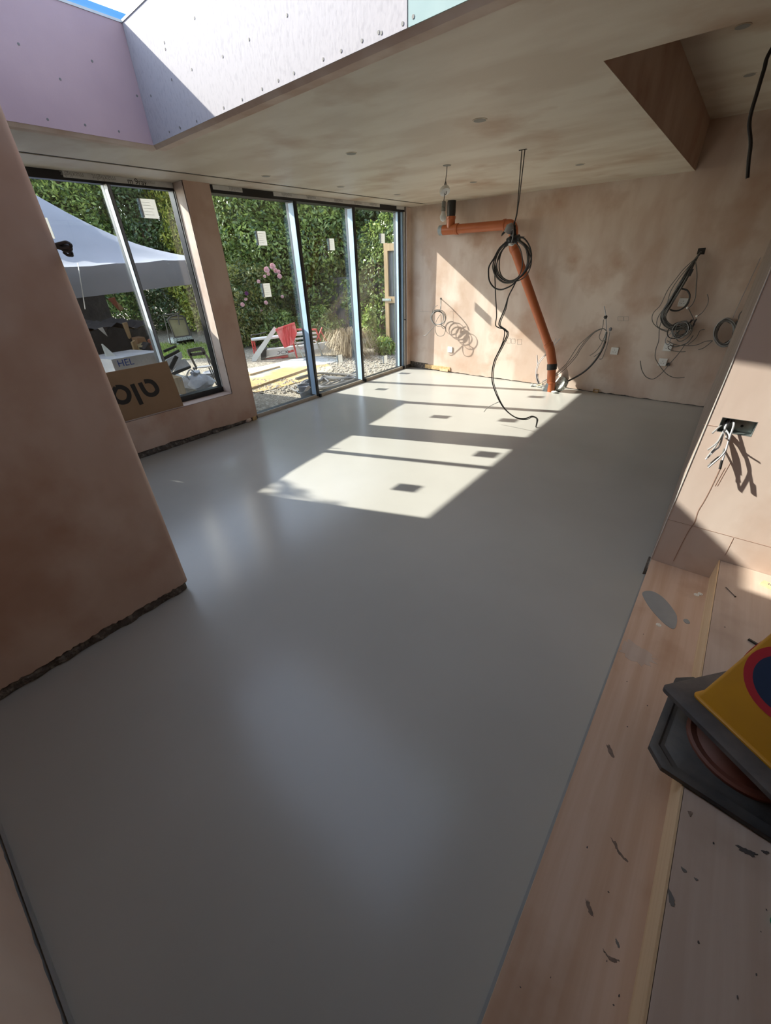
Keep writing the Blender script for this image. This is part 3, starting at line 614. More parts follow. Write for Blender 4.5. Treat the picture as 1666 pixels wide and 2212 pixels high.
for k, pts in enumerate(([(800, 640), (560, 830), (420, 1080), (300, 1280), (285, 1460), (310, 1640), (420, 1790), (580, 1840), (740, 1790), (860, 1720), (960, 1620), (1100, 1480), (1210, 1330), (1300, 1130), (1310, 960), (1250, 760), (1120, 600), (960, 600)],
        [(760, 690), (560, 860), (450, 1050), (400, 1200), (390, 1330), (440, 1480), (560, 1620), (700, 1680), (860, 1660), (1000, 1570), (1130, 1420), (1220, 1250), (1240, 1060), (1190, 880), (1080, 720), (950, 660)],
        [(770, 700), (590, 850), (490, 1020), (440, 1200), (430, 1380), (500, 1540), (640, 1650), (800, 1670), (960, 1620), (1110, 1470), (1210, 1290), (1260, 1080), (1210, 900), (1110, 760), (990, 680)],
        [(800, 700), (640, 850), (540, 1000), (490, 1180), (490, 1340), (560, 1500), (700, 1610), (850, 1620), (1000, 1530), (1080, 1350), (1100, 1150), (1070, 940), (1010, 800), (940, 720)],
        [(780, 720), (610, 900), (530, 1080), (470, 1260), (480, 1420), (580, 1570), (740, 1640), (920, 1620), (1080, 1520), (1200, 1380), (1290, 1250), (1310, 1130), (1260, 960), (1180, 800), (1060, 690)],
        [(790, 710), (630, 880), (560, 1050), (540, 1250), (560, 1420), (640, 1560), (820, 1640), (1010, 1620), (1190, 1500), (1290, 1300), (1315, 1120), (1290, 940), (1200, 780), (1040, 660)],
        [(770, 690), (600, 840), (500, 990), (450, 1150), (440, 1300), (480, 1450), (620, 1590), (790, 1630), (950, 1590), (1120, 1440), (1190, 1300), (1220, 1120), (1200, 930), (1130, 790), (1000, 690)])):
    MB().tube([c1(*p, HY-.02+.012*k) for p in pts], .0062 if k < 2 else .0050, 6, smooth=3).build('cable', ('cabledark', 'cable')[k % 2], t, smooth=True)
tail = lambda pts, ys: [P(x, y, 1, yy) for (x, y), yy in zip(pts, ys)]
TP = [(1116, 606), (1108, 622), (1099, 640), (1090, 668), (1078, 700), (1090, 712), (1096, 722), (1085, 746), (1068, 780), (1063, 810), (1066, 835), (1080, 868), (1095, 888), (1115, 902), (1135, 904), (1150, 899), (1160, 900), (1160, 912), (1158, 923)]
YS = list(np.linspace(HY, HY, 10))+list(np.linspace(HY, 4.38, 9))
fl_ = P(1158, 923, 2, .004); TT = tail(TP, YS); TT[-1] = fl_; TT[-2] = fl_+V(.005, 0, .05); TT[-3] = fl_+V(.0, .0, .10)
MB().tube(TT, .006, 6).build('cable_tail', 'cabledark', t, smooth=True)
TP2 = [(x+(3 if 2 < i < 15 else 0), y+(2 if i > 10 else 0)) for i, (x, y) in enumerate(TP)]; T2 = tail(TP2, YS); T2[-1] = fl_+V(-.008, .01, 0); T2[-2] = fl_+V(-.006, .012, .05); T2[-3] = fl_+V(-.012, 0, .10)
MB().tube(T2, .0045, 6).build('cable_tail', 'cable', t, smooth=True)
MB().tube(tail([(1069, 590), (1071, 640), (1073, 680), (1071, 702), (1078, 708), (1090, 714), (1086, 740), (1069, 776)], [HY]*8), .005, 6).build('cable_tail', 'cabledark', t, smooth=True)
MB().tube(tail([(1081, 867), (1065, 874), (1052, 882), (1046, 890)], [4.14, 4.18, 4.22, 4.25]), .0035, 6).build('wire_end', 'cable', t, smooth=True)
# small coil in the sun (crop scale 10.41 origin 900,620)
def c4(x, y, yy=6.08): return P(900+x/10.41, 620+y/10.41, 1, yy)
hh = c4(550, 265, BY)
t = thing('wall_cable_coil', hh, 'small grey cable coil hanging in the sun from a hole near the glass doors', 'cable')
MB().cyl(hh+V(0, -.001, 0), hh+V(0, .01, 0), .018, 12).build('dark_hole_plate', 'dark', t)  # dark disc in place of the shaded hole
for dx in (-4, 6): MB().tube([hh, c4(550+dx, 300, 6.18), c4(545+dx, 400, 6.1), c4(540+dx, 500, 6.08)], .005).build('cable', 'cable', t)
for k in range(6):
    cx, cy_, rx, ry, rot = 490+random.uniform(-25, 25), 690+random.uniform(-20, 20), 150+random.uniform(-25, 20), 165+random.uniform(-20, 20), random.uniform(-.3, .3)
    ring = []
    for j in range(12):
        a_ = 2*math.pi*j/12; x, y = rx*math.cos(a_), ry*math.sin(a_)
        ring.append(c4(cx+x*math.cos(rot)-y*math.sin(rot), cy_+x*math.sin(rot)+y*math.cos(rot), 6.06+.02*k))
    MB().tube(ring, .0042, 6, closed=True, smooth=4).build('cable', 'cablelight' if k % 2 else 'cable', t, smooth=True)
for pts in ([(430, 830), (420, 950), (450, 1060), (520, 1105), (610, 1080), (650, 980), (640, 900), (560, 860)], [(410, 870), (330, 960), (210, 1080), (140, 1085)], [(360, 570), (370, 500), (410, 450), (475, 410)], [(430, 800), (480, 700), (545, 620), (555, 760), (560, 850)], [(560, 850), (620, 900), (660, 930), (610, 940), (560, 890)]):
    MB().tube([c4(*p) for p in pts], .0042, 6).build('cable', 'cable', t, smooth=True)
mb = MB(); mb.tube([c4(390, 580), c4(450, 545), c4(530, 535)], .012, 8); mb.build('tape_wrap', 'cabledark', t, smooth=True)
# big bundle (crop scale 6.942 origin 1380,520)
def c3(x, y, yy=6.17): return P(1380+x/6.942, 520+y/6.942, 1, yy)
hb = c3(945, 150, BY)
t = thing('cable_bundle', hb, 'largest tangle of grey and black cables spilling from a square hole in the back wall', 'cable')
pts = [c3(895, 115, BY), c3(1010, 105, BY), c3(985, 205, BY), c3(870, 205, BY)]
MB().prism([p+V(0, -.0022, 0) for p in pts], (0, .002, 0)).build('dark_hole_plate', 'dark', t)  # dark plate on the wall face stands for the shaded hole
main = [(940, 170), (860, 270), (770, 420), (680, 570), (590, 720), (510, 860), (430, 990), (370, 1090), (370, 1180), (420, 1260), (520, 1310), (640, 1310), (740, 1260), (790, 1200)]
for k in range(13):
    ox, oy = random.uniform(-38, 38), random.uniform(-30, 30)
    pts = [c3(x+ox*min(1, i/3)*(1.0 if i < 10 else 1.6)+random.uniform(-6, 6), y+oy*min(1, i/4)+random.uniform(-6, 6), BY-.014-min(i, 3)*.025+random.uniform(-.02, 0)) for i, (x, y) in enumerate(main[:10+random.randint(1, 4)])]
    MB().tube(pts, .0068 if k % 3 else .0085, 6, smooth=3).build('cable', ('cable', 'cabledark', 'cabledark', 'cable')[k % 4], t, smooth=True)
for k in range(9):
    cx, cy_, rx, ry, rot = 640+random.uniform(-60, 60), 1330+random.uniform(-50, 60), 170+random.uniform(-70, 40), 60+random.uniform(-20, 60), -.65+random.uniform(-.25, .25)
    ring = []
    for j in range(10):
        a_ = 2*math.pi*j/10; x, y = rx*math.cos(a_), ry*math.sin(a_); ring.append(c3(cx+x*math.cos(rot)-y*math.sin(rot), cy_+x*math.sin(rot)+y*math.cos(rot), 6.12+.012*k))
    MB().tube(ring, .0048, 6, closed=True, smooth=4).build('cable', ('cable', 'cablelight', 'cabledark')[k % 3], t, smooth=True)
for m_, r_, pts in (('cabledark', .009, [(640, 720), (720, 740), (765, 810), (750, 900), (690, 990), (600, 1045), (520, 1050), (470, 1030)]), ('cabledark', .006, [(640, 715), (740, 760), (770, 840), (730, 960), (640, 1030), (560, 1050)]),
        ('cable', .005, [(850, 300), (875, 500), (860, 700), (850, 850), (800, 960), (750, 1005)]), ('cable', .0045, [(900, 230), (700, 400), (560, 570), (430, 750), (330, 960), (230, 1070), (200, 1160), (230, 1250), (330, 1330), (450, 1370)]),
        ('cable', .0045, [(800, 330), (600, 570), (480, 760), (420, 950), (300, 1130), (270, 1240), (300, 1300), (400, 1340), (540, 1340)]), ('cable', .0045, [(340, 1210), (310, 1320), (300, 1500), (260, 1620), (248, 1750), (300, 1850), (380, 1960), (470, 2030), (580, 2058), (690, 2045)]),
        ('cable', .0045, [(700, 1550), (600, 1690), (470, 1840), (360, 1970), (250, 2060), (180, 2072), (100, 2030), (45, 1930), (25, 1800)]), ('cable', .005, [(740, 1000), (790, 1100), (830, 1190), (840, 1270)]), ('cable', .0045, [(870, 1140), (960, 1070), (1030, 960), (1045, 870), (1025, 800)]),
        ('cabledark', .008, [(870, 1170), (830, 1240), (800, 1310), (740, 1340)]), ('cable', .0045, [(430, 1500), (560, 1560), (750, 1575), (880, 1560), (1000, 1510), (1110, 1500)]), ('cablelight', .005, [(720, 1190), (600, 1290), (480, 1390), (410, 1460), (405, 1530), (450, 1560), (480, 1480), (560, 1360)]),
        ('cable', .006, [(820, 1420), (740, 1520), (660, 1560), (540, 1590), (470, 1560)]), ('cable', .004, [(480, 1570), (440, 1600), (480, 1640), (600, 1665), (705, 1662)]), ('cable', .004, [(740, 1560), (860, 1460), (920, 1350), (990, 1330)])):
    MB().tube([c3(*p, 6.17 if len(pts) > 4 else 6.19) for p in pts], r_, 6, smooth=4).build('cable', m_, t, smooth=True)
MB().prism([c3(770, 425, 6.09), c3(830, 425, 6.09), c3(775, 535, 6.09), c3(730, 530, 6.09)], (0, .012, 0)).build('tape_wrap', 'blackplastic', t)
q = c3(448, 1852, BY); MB().lathe(q, (0, -1, 0), [(.02, 0), (.02, .012), (.013, .014)], 12).build('grommet', 'cabledark', t)
for x, y in ((730, 1005), (870, 1130)): MB().ell(c3(x, y), .012, .008, .012, 8, 6, .2).build('connector', 'white', t)
# grey coil near the right end of the back wall
t = thing('grey_cable_coil', c3(1400, 1160, BY), 'neat grey cable coil on the back wall beside the stub wall edge', 'cable')
for k in range(9):
    g_ = k/8; ring = []
    for j in range(14):
        a_ = 2*math.pi*j/14; x, y = (120+45*g_)*math.cos(a_), (165+50*g_)*math.sin(a_); rot = .28
        ring.append(c3(1300+x*math.cos(rot)-y*math.sin(rot)+random.uniform(-8, 8), 1375+x*math.sin(rot)+y*math.cos(rot)+random.uniform(-8, 8), 6.20-.012*(k % 4)))
    MB().tube(ring, .0055, 6, closed=True, smooth=3).build('cable', 'cablelight' if k % 3 else 'cable', t, smooth=True)
MB().tube([c3(1500, 1200), c3(1470, 1320), c3(1430, 1430), c3(1385, 1545)], .018, 8).build('black_sleeve', 'cabledark', t, smooth=True)
MB().tube([c3(1500, 1190), c3(1510, 1110), c3(1580, 1020), c3(1660, 900), c3(1800, 620), c3(1960, 300), c3(2060, 60)], .005).build('cable', 'cable', t, smooth=True)
MB().tube([c3(1410, 1160, 6.22), c3(1480, 1000, 6.22), c3(1560, 830, 6.22), c3(1660, 620, 6.22), c3(1830, 250, 6.22)], .003).build('cable', 'cablelight', t, smooth=True)
MB().tube([c3(1110, 1500), c3(1040, 1560), c3(970, 1610), c3(895, 1635)], .0045).build('cable', 'cable', t, smooth=True)
# pencilled socket marks on the back wall
pm = MB()
for x0, y0, w_, h_ in ((1095, 731, 8, 10), (1105, 732, 8, 10), (1118, 733, 9, 11), (1335, 684, 12, 9), (1348, 684, 10, 9)):
    for (a, b, c, d) in ((x0, y0, x0+w_, y0), (x0, y0+h_, x0+w_, y0+h_), (x0, y0, x0, y0+h_), (x0+w_, y0, x0+w_, y0+h_)):
        p, q = P(a, b, 1, BY-.0006), P(c, d, 1, BY-.0006); pm.bar(p, q, .001, .002)
for (a, b, c, d) in ((972, 673, 985, 673), (979, 668, 979, 700), (906, 673, 935, 674)): pm.bar(P(a, b, 1, BY-.0006), P(c, d, 1, BY-.0006), .001, .002)
pm.build('pencil_mark', 'ink', wb)
# loose cable at the upper right
yy = 3.1; kz = P(1666, 108, 1, yy); top = kz+V(.16, .0, 2.74-kz.z)
t = MB().tube([top, kz+(top-kz)*.4, kz, P(1651, 150, 1, yy), P(1636, 200, 1, yy), P(1624, 240, 1, yy), P(1619, 270, 1, yy), P(1622, 310, 1, yy), P(1618, 345, 1, yy), P(1615, 385, 1, yy)], .008, 8)
tag(t.build('loose_cable', 'cabledark', smooth=True), 'single black cable dangling from the raised ceiling at the upper right', 'cable')
# metal back box in the stub wall + cut cables
t = thing('back_box', (.172, SY, .95), 'galvanised metal back box with cut grey cables in the sunlit stub wall', 'box')
mb = MB(); th = .002
mb.box(bxx0, bxx1, SY+.044, SY+.046, bzz0, bzz1); mb.box(bxx0, bxx0+th, SY, SY+.046, bzz0, bzz1); mb.box(bxx1-th, bxx1, SY, SY+.046, bzz0, bzz1)
mb.box(bxx0, bxx1, SY, SY+.046, bzz0, bzz0+th); mb.box(bxx0, bxx1, SY, SY+.046, bzz1-th, bzz1); mb.build('steel_case', 'steel', t)
MB().cyl((bxx0+.03, SY+.043, .96), (bxx0+.03, SY+.0445, .96), .013, 12).build('knockout', 'dark', t)
MB().cyl((bxx1-.045, SY+.043, .945), (bxx1-.045, SY+.0445, .945), .006, 10).build('knockout', 'dark', t)
def c5(x, y, yy): return P(1250+x/3.404, 850+y/3.404, 1, yy)
for m_, rr, pts in (('cablewhite', .0042, [(1140, 190), (1140, 240), (1110, 330), (1080, 430), (1045, 540)]), ('cablewhite', .004, [(1100, 200), (1075, 260), (1040, 380), (1000, 420), (935, 485)]), ('cablewhite', .0038, [(1070, 210), (1080, 260), (1110, 310), (1100, 360), (1070, 440), (955, 545)]),
        ('cablelight', .0036, [(1060, 230), (1030, 250), (985, 292)]), ('cablelight', .0036, [(1110, 200), (1060, 290), (1020, 360), (950, 415)]), ('cable', .0034, [(1090, 330), (1060, 440), (1010, 480), (950, 535)]), ('cablelight', .0034, [(1080, 250), (1090, 330), (1085, 320)]), ('cablelight', .0038, [(1120, 190), (1060, 300), (1000, 400), (945, 470)])):
    n_ = len(pts); MB().tube([c5(x, y, SY+.03-.09*(i/(n_-1))**.7) for i, (x, y) in enumerate(pts)], rr, 6).build('cable', m_, t, smooth=True)
MB().tube([c5(1056, 490, SY-.057), c5(1040, 555, SY-.063)], .0055, 8, smooth=0).build('cable_tip', 'cabledark', t)
# ------------------------------------------------------------------ plywood steps
Z1S, Z2S = .115, .243
def xs(y, a, b): return a+(b-a)*(y-.3)/2.1
t = thing('plywood_step', (.2, 1, 0), 'lower plywood step running along the grey floor edge', 'step')
y0 = -.6
MB().hexa([(xs(y0, .048, .062), y0, Z1S-.018), (.36, y0, Z1S-.018), (.36, SY-.002, Z1S-.018), (.062, SY-.002, Z1S-.018), (xs(y0, .048, .062), y0, Z1S), (.36, y0, Z1S), (.36, SY-.002, Z1S), (.062, SY-.002, Z1S)]).build('tread', 'ply', t)
MB().hexa([(xs(y0, .050, .066), y0, 0), (.075, y0, 0), (.09, SY-.01, 0), (.066, SY-.01, 0), (xs(y0, .050, .066), y0, Z1S-.018), (.075, y0, Z1S-.018), (.09, SY-.01, Z1S-.018), (.066, SY-.01, Z1S-.018)]).build('riser', 'pine', t)
t = thing('plywood_step', (.7, 1, 0), 'upper greyer plywood step with a pale pine riser carrying the cones', 'step')
xa, xb = xs(y0, .314, .342), .342
MB().hexa([(xa, y0, Z1S), (xa+.022, y0, Z1S), (xb+.022, SY-.002, Z1S), (xb, SY-.002, Z1S), (xa, y0, Z2S), (xa+.006, y0, Z2S), (xb+.006, SY-.002, Z2S), (xb, SY-.002, Z2S)]).build('riser', 'pine', t)
MB().hexa([(xa+.0075, y0, Z2S-.018), (3.1, y0, Z2S-.018), (3.1, SY-.002, Z2S-.018), (xb+.010, SY-.002, Z2S-.018), (xa+.0075, y0, Z2S-.0005), (3.1, y0, Z2S-.0005), (3.1, SY-.002, Z2S-.0005), (xb+.0075, SY-.002, Z2S-.0005)]).build('tread', 'ply2', t)
tag(MB().prism([(.036, -.4, 0), (.050, -.4, 0), (.066, 2.38, 0), (.058, 2.38, 0)], (0, 0, .004)).build('screed_fillet', 'smear'), 'thin grey screed fillet along the foot of the lower step', 'screed')
T1 = lambda px, py, dz=0: P(px, py, 2, Z1S+dz)
T2_ = lambda px, py, dz=0: P(px, py, 2, Z2S+dz)
def blob(name, pts, f, th, m, label, cat, kind=None):
    q = catmull([f(*p) for p in pts], 6, True); c_ = sum(q, Vector())/len(q)
    if th < .0012:
        ln = max((p-c_).length for p in q); q = [c_+(p-c_)*random.uniform(.72, 1.18)+V(random.uniform(-1, 1), random.uniform(-1, 1), 0)*ln*.05 for p in q]
    return tag(MB().prism(q, (0, 0, th)).build(name, m), label, cat, kind=kind)
def k5(x, y): return (1250+x/3.404, 850+y/3.404)
blob('screed_smear', [k5(*p) for p in [(470, 1465), (540, 1455), (620, 1500), (690, 1580), (725, 1650), (705, 1730), (640, 1700), (560, 1620), (500, 1540)]], T1, .0015, 'smear', 'large grey screed smear on the lower step near its far end', 'smear')
blob('screed_smear', [k5(*p) for p in [(770, 1665), (800, 1662), (820, 1690), (790, 1690)]], T1, .002, 'smear', 'small grey screed drip beside the large smear', 'smear')
blob('scuff_mark', [(1352, 1382), (1386, 1400), (1420, 1428), (1395, 1440), (1342, 1412)], T1, .0006, 'ply2', 'pale scuffed patch on the lower step near the floor edge', 'scuff')
def k6(x, y): return (1000+x/2.5015, 1350+y/2.5015)
for f, pts, lb in ((T1, [(775, 650), (800, 660), (818, 715), (795, 700)], 'short brown stain mark on lower step left of the rubber cone base'), (T1, [(805, 1155), (830, 1180), (850, 1230), (893, 1275), (850, 1250), (825, 1205)], 'long brown stain mark halfway down the lower step'),
        (T1, [(665, 1485), (685, 1500), (708, 1580), (680, 1550)], 'brown stain mark below the long one on the lower step'), (T1, [(758, 1750), (790, 1790), (840, 1810), (815, 1825), (770, 1780)], 'curved brown stain mark near the front of the lower step'), (T1, [(825, 1690), (845, 1720), (845, 1748), (830, 1725)], 'small black stain mark near the front of the lower step'),
        (T2_, [(1480, 1190), (1530, 1210), (1590, 1240), (1560, 1250), (1500, 1220)], 'dark grey splash mark on upper step below the cone base'), (T2_, [(1615, 1220), (1655, 1225), (1640, 1240)], 'tiny dark splash at the right edge below the cone base'), (T2_, [(1112, 1425), (1140, 1480), (1145, 1530), (1118, 1510)], 'dark knot hole stain beside the pine riser'),
        (T2_, [(1180, 1305), (1210, 1330), (1195, 1338)], 'small dark fleck above the knot stain on the upper step'), (T2_, [(1250, 1365), (1272, 1375), (1262, 1384)], 'smaller dark fleck right of the other on the upper step'), (T2_, [(1215, 1005), (1243, 1015), (1230, 1035)], 'dark chip just under the rubber cone base on the upper step')):
    blob('stain_mark', [k6(*p) for p in pts], f, .0008, 'ink' if 'knot' in lb or 'black' in lb or 'fleck' in lb else 'rubber2' if 'splash' in lb else 'stainbrown', lb, 'stain')
mb = MB()
for k in range(90):
    q = (T1 if k % 2 else T2_)(0+random.uniform(1000, 1660), random.uniform(1250, 2200))
    if k % 2:
        if not xs(q.y, .06, .075) < q.x < xs(q.y, .30, .32): continue
    elif q.x < xs(q.y, .35, .38) or q.y > 2.35: continue
    mb.ell((q.x, q.y, q.z), random.uniform(.0012, .003), random.uniform(.0012, .004), .0012, 5, 4, .3)
tag(mb.build('floor_grit', 'rubber2'), 'dark specks of grit scattered over both plywood steps', 'grit', kind='stuff')
# nylon spacer washers, nail, offcut, clip, green lid
def washer(px, py, f, label, r_=.0105):
    q = f(px, py); t = thing('spacer_washer', q, label, 'washer', 'white plastic washers on the lower step'); ring = MB(); n_ = 24
    o = [[q+V(rr*math.cos(2*math.pi*k/n_), rr*math.sin(2*math.pi*k/n_), z) for k in range(n_)] for rr, z in ((r_, 0), (r_, .0015), (r_*.72, .0015), (r_*.72, 0))]
    ring.rings(o, False, True); ring.build('rim', 'nylon', t)
    for k in range(5):
        d = V(math.cos(k*1.2566), math.sin(k*1.2566), 0); MB().bar(q+d*r_*.22+V(0, 0, .001), q+d*r_*.8+V(0, 0, .001), r_*.32, .0014).build('spoke', 'nylon', t)
    MB().lathe(q, (0, 0, 1), [(r_*.28, 0), (r_*.28, .0016), (r_*.1, .0016)], 12).build('hub', 'nylon', t)
washer(1423, 1350, T1, 'white plastic washer lying alone beside the large grey smear', .0115)
washer(1505, 1285, T1, 'left one of two overlapping white plastic washers by the pine riser', .012)
washer(1513, 1283, lambda a, b: T1(a, b, .002), 'right one of two overlapping white plastic washers by the pine riser', .011)
a, b = T2_(1568, 1269), T2_(1588, 1289); tn = thing('nail', a, 'bent rusty nail lying on the upper step', 'nail')
MB().cyl(a+V(0, 0, .002), b+V(0, 0, .002), .0018, 8).build('shank', 'iron', tn); MB().cyl(b+V(0, 0, .002), b+(b-a).normalized()*.002+V(0, 0, .002), .004, 10).build('head', 'iron', tn)
q = T2_(1655, 1266); t = thing('pine_offcut', q, 'short pale pine offcut lying in the sun at the right edge of the upper step', 'offcut')
MB().obox((q.x+.012, q.y, Z2S+.008), V(.030, -.010, 0), V(.006, .014, 0), (0, 0, .008)).build('block', 'pine', t)
mb = MB()
for k in range(4): mb.obox((q.x+.005+.008*k, q.y-.002*k, Z2S+.0163), V(.002, -.0007, 0), V(.002, .006, 0), (0, 0, .0003))
mb.build('printed_mark', 'ink', t)
a, b = T2_(1616, 1382), T2_(1650, 1402); t = thing('black_clip', a, 'small black plastic clip strip half under the yellow cone on the upper step', 'clip')
MB().bar(a+V(0, 0, .004), b+V(0, 0, .004), .008, .008).build('strip', 'blackplastic', t)
for k in range(3): MB().bar(a+(b-a)*(.15+.22*k)+V(0, 0, .004), a+(b-a)*(.22+.22*k)+V(-.004, .006, .006), .004, .006).build('lug', 'blackplastic', t)
q = T2_(1668, 1990); MB_ = MB().lathe((q.x+.012, q.y, Z2S), (0, 0, 1), [(.016, 0), (.016, .012), (.013, .014), (.004, .0145)], 24)
tag(MB_.build('bottle_cap', 'green', smooth=True), 'green plastic cap at the right edge of the upper step', 'cap')
# ------------------------------------------------------------------ cones
zb_ = Z2S
e = [P(1444, 1506, 2, zb_+.028), P(1403, 1611, 2, zb_+.028), P(1442, 1680, 2, zb_+.028), P(1666, 1836, 2, zb_+.028)]
# square with cut corners, one side along e0-e1, next along e2-e3
u1 = (e[0]-e[1]).normalized(); u2 = (e[3]-e[2]).normalized(); u2 = (u2-u1*u2.dot(u1)).normalized()
SZ, CH = .44, .048
c0 = e[1]-u1*0; orig = e[1]-u1*CH*.9      # virtual corner
def oct_pts(off, z, s=SZ, ch=CH):
    pts = []
    for a, b in ((off+ch, off), (s-off-ch, off), (s-off, off+ch), (s-off, s-off-ch), (s-off-ch, s-off), (off+ch, s-off), (off, s-off-ch), (off, off+ch)):
        p = orig+u1*a+u2*b; p.z = z; pts.append(p)
    return pts
ctr = orig+(u1+u2)*SZ/2; ctr.z = zb_
t = thing('traffic_cone', ctr, 'worn red cone with black chamfered rubber base under the yellow cone', 'cone')
MB().rings([oct_pts(.004, zb_), oct_pts(0, zb_+.006), oct_pts(0, zb_+.024), oct_pts(.006, zb_+.030), oct_pts(.020, zb_+.030), oct_pts(.026, zb_+.022), oct_pts(.036, zb_+.022), oct_pts(.044, zb_+.032), oct_pts(.12, zb_+.036)]).build('base', 'rubber', t, smooth=True)
MB().lathe(ctr+V(0, 0, .034), (0, 0, 1), [(.152, 0), (.152, .010), (.143, .014), (.138, .010)], 36).build('base_ring', 'conered', t, smooth=True)
MB().lathe(ctr+V(0, 0, .034), (0, 0, 1), [(.138, .002), (.128, .008), (.105, .022), (.075, .06), (.05, .10), (.01, .105)], 36).build('cone_body', 'conered', t, smooth=True)
# yellow no-waiting cone stacked on top, tilted
zz = .375
ca = P(1430, 1478, 2, zz); cb = P(1543, 1480, 2, zz); cc = P(1666, 1712, 2, zz+.035)
v1 = (cb-ca).normalized(); v2 = (cc-ca).normalized(); v1 = (v1-v2*v1.dot(v2)).normalized(); nz_ = v1.cross(v2); nz_ = nz_ if nz_.z > 0 else -nz_
# tilt about the corner a little
tl = Matrix.Rotation(math.radians(0), 3, v2); v1 = tl @ v1; nz_ = tl @ nz_
SQ = .46
def sqp(off, hgt, r_=.018, n_=4):
    pts = []
    for (cx_, cy_), a0 in (((off+r_, off+r_), math.pi), ((SQ-off-r_, off+r_), 1.5*math.pi), ((SQ-off-r_, SQ-off-r_), 0), ((off+r_, SQ-off-r_), .5*math.pi)):
        for k in range(n_+1):
            a_ = a0+k*math.pi/2/n_; pts.append(ca+v1*(cx_+r_*math.cos(a_))+v2*(cy_+r_*math.sin(a_))+nz_*hgt)
    return pts
t = thing('no_waiting_cone', ca+(v1+v2)*SQ/2, 'yellow four-sided no-waiting cone with red ringed blue disc on grey rubber base', 'cone')
MB().rings([sqp(.006, -.028), sqp(0, -.022), sqp(0, -.006), sqp(.006, 0), sqp(.068, .004)]).build('base', 'rubber2', t, smooth=True)
MB().rings([sqp(.058, .004, .02), sqp(.058, .010, .02), sqp(.064, .014, .018)]).build('base_flange', 'yellow', t, smooth=True)
TOPH, TI = .50, .165
MB().rings([sqp(.066, .012, .014), sqp(.072, .03, .014), sqp(TI, TOPH, .01), sqp(TI+.015, TOPH+.01, .01)]).build('cone_body', 'yellow', t, smooth=True)
ycone = [o for o in t.children if o.name.startswith('cone_body')][0]
fwd_face = v2  # near face is at v2 = SQ side? choose both faces
def disc(face, rc, m, lift, up0, name):
    sidev, inn = (v1, v2) if face == 0 else (v2, v1)
    sl = Vector(nz_*(TOPH-.03)+inn*(TI-.072)).normalized(); nn = (inn*(-1)*(TOPH-.03)+nz_*(TI-.072)).normalized()
    base = ca+sidev*(SQ/2)+inn*.072+nz_*.03+sl*up0+nn*lift
    mb = MB(); n_ = 36; mb.rings([[base+(sidev*math.cos(2*math.pi*k/n_)+sl*math.sin(2*math.pi*k/n_))*rc+nn*z for k in range(n_)] for z in (0, .002)]); mb.build(name, m, ycone)
for fc in (0, 1):
    disc(fc, .105, 'signred', .0012, .20, 'sign_ring'); disc(fc, .080, 'signblue', .0020, .20, 'sign_disc')
# ------------------------------------------------------------------ cardboard on the sill, cable loop behind the wall end
sx_ = -4.435
pts = [P(238, 800, 0, sx_), P(363, 781, 0, sx_), P(399, 879, 0, sx_), P(279, 905, 0, sx_)]
zt, zb2 = pts[1].z, .394; ya, yb = 1.02, (pts[1].y+pts[2].y)/2
t = thing('cardboard_sheet', (sx_, (ya+yb)/2, zb2), 'brown cardboard sheet with big black rounded letters standing on the window sill', 'cardboard')
bl = .045
MB().hexa([(sx_+.01, ya, zb2), (sx_+.016, ya, zb2), (sx_+.016, yb, zb2), (sx_+.01, yb, zb2), (sx_-bl+.01, ya, zt), (sx_-bl+.016, ya, zt), (sx_-bl+.016, yb-.01, zt), (sx_-bl+.01, yb-.01, zt)]).build('sheet', 'card', t)
sheet_ = [o for o in t.children if o.name.startswith('sheet')][0]
def cardpt(px, py):
    n_ = Vector((zt-zb2, 0, bl)).normalized(); return PP(px, py, (sx_+.0168, 0, zb2), n_)
def stroke(mb, pts, w):
    q = catmull([cardpt(*p) for p in pts], 5) if len(pts) > 2 else [cardpt(*p) for p in pts]
    n_ = Vector((zt-zb2, 0, bl)).normalized(); L_, R_ = [], []
    for i in range(len(q)):
        d = (q[min(i+1, len(q)-1)]-q[max(i-1, 0)]).normalized(); s_ = d.cross(n_).normalized()*w/2; L_.append(q[i]+s_); R_.append(q[i]-s_)
    for i in range(len(q)-1): mb.hexa([L_[i], L_[i+1], R_[i+1], R_[i], L_[i]+n_*.0008, L_[i+1]+n_*.0008, R_[i+1]+n_*.0008, R_[i]+n_*.0008])
def cx2(x, y): return (180+x/9.219, 640+y/9.219)
for pts_ in ([(650, 1815), (760, 1810), (870, 1870), (915, 1970), (890, 2070), (820, 2110), (740, 2110), (650, 2060), (600, 1950), (650, 1815)], [(970, 1750), (1165, 2155)], [(1125, 1720), (1200, 1860), (1270, 1940), (1350, 1965), (1430, 1940), (1475, 1870), (1440, 1780), (1370, 1710), (1290, 1690), (1215, 1700)]):
    mb = MB(); stroke(mb, [cx2(*p) for p in pts_], .042); mb.build('printed_letter', 'inkblack', sheet_)
t = thing('black_cable_loop', (-2.15, .665, 1.7), 'looped black cable poking out behind the end of the near wall', 'cable')
for k, pts_ in enumerate(([(330, 905), (390, 895), (430, 920), (420, 950), (350, 950), (330, 940)], [(325, 930), (400, 930), (435, 960), (400, 985), (350, 970)], [(340, 960), (420, 980), (440, 1010), (410, 1025), (365, 1000)], [(330, 915), (370, 940), (420, 1000), (445, 1025), (390, 1020)])):
    MB().tube([P(60+x/4.628, 330+y/4.628, 1, .675+.008*k) for x, y in [(230, 930)]+list(pts_)], .0055, 7).build('cable', 'cabledark', t, smooth=True)
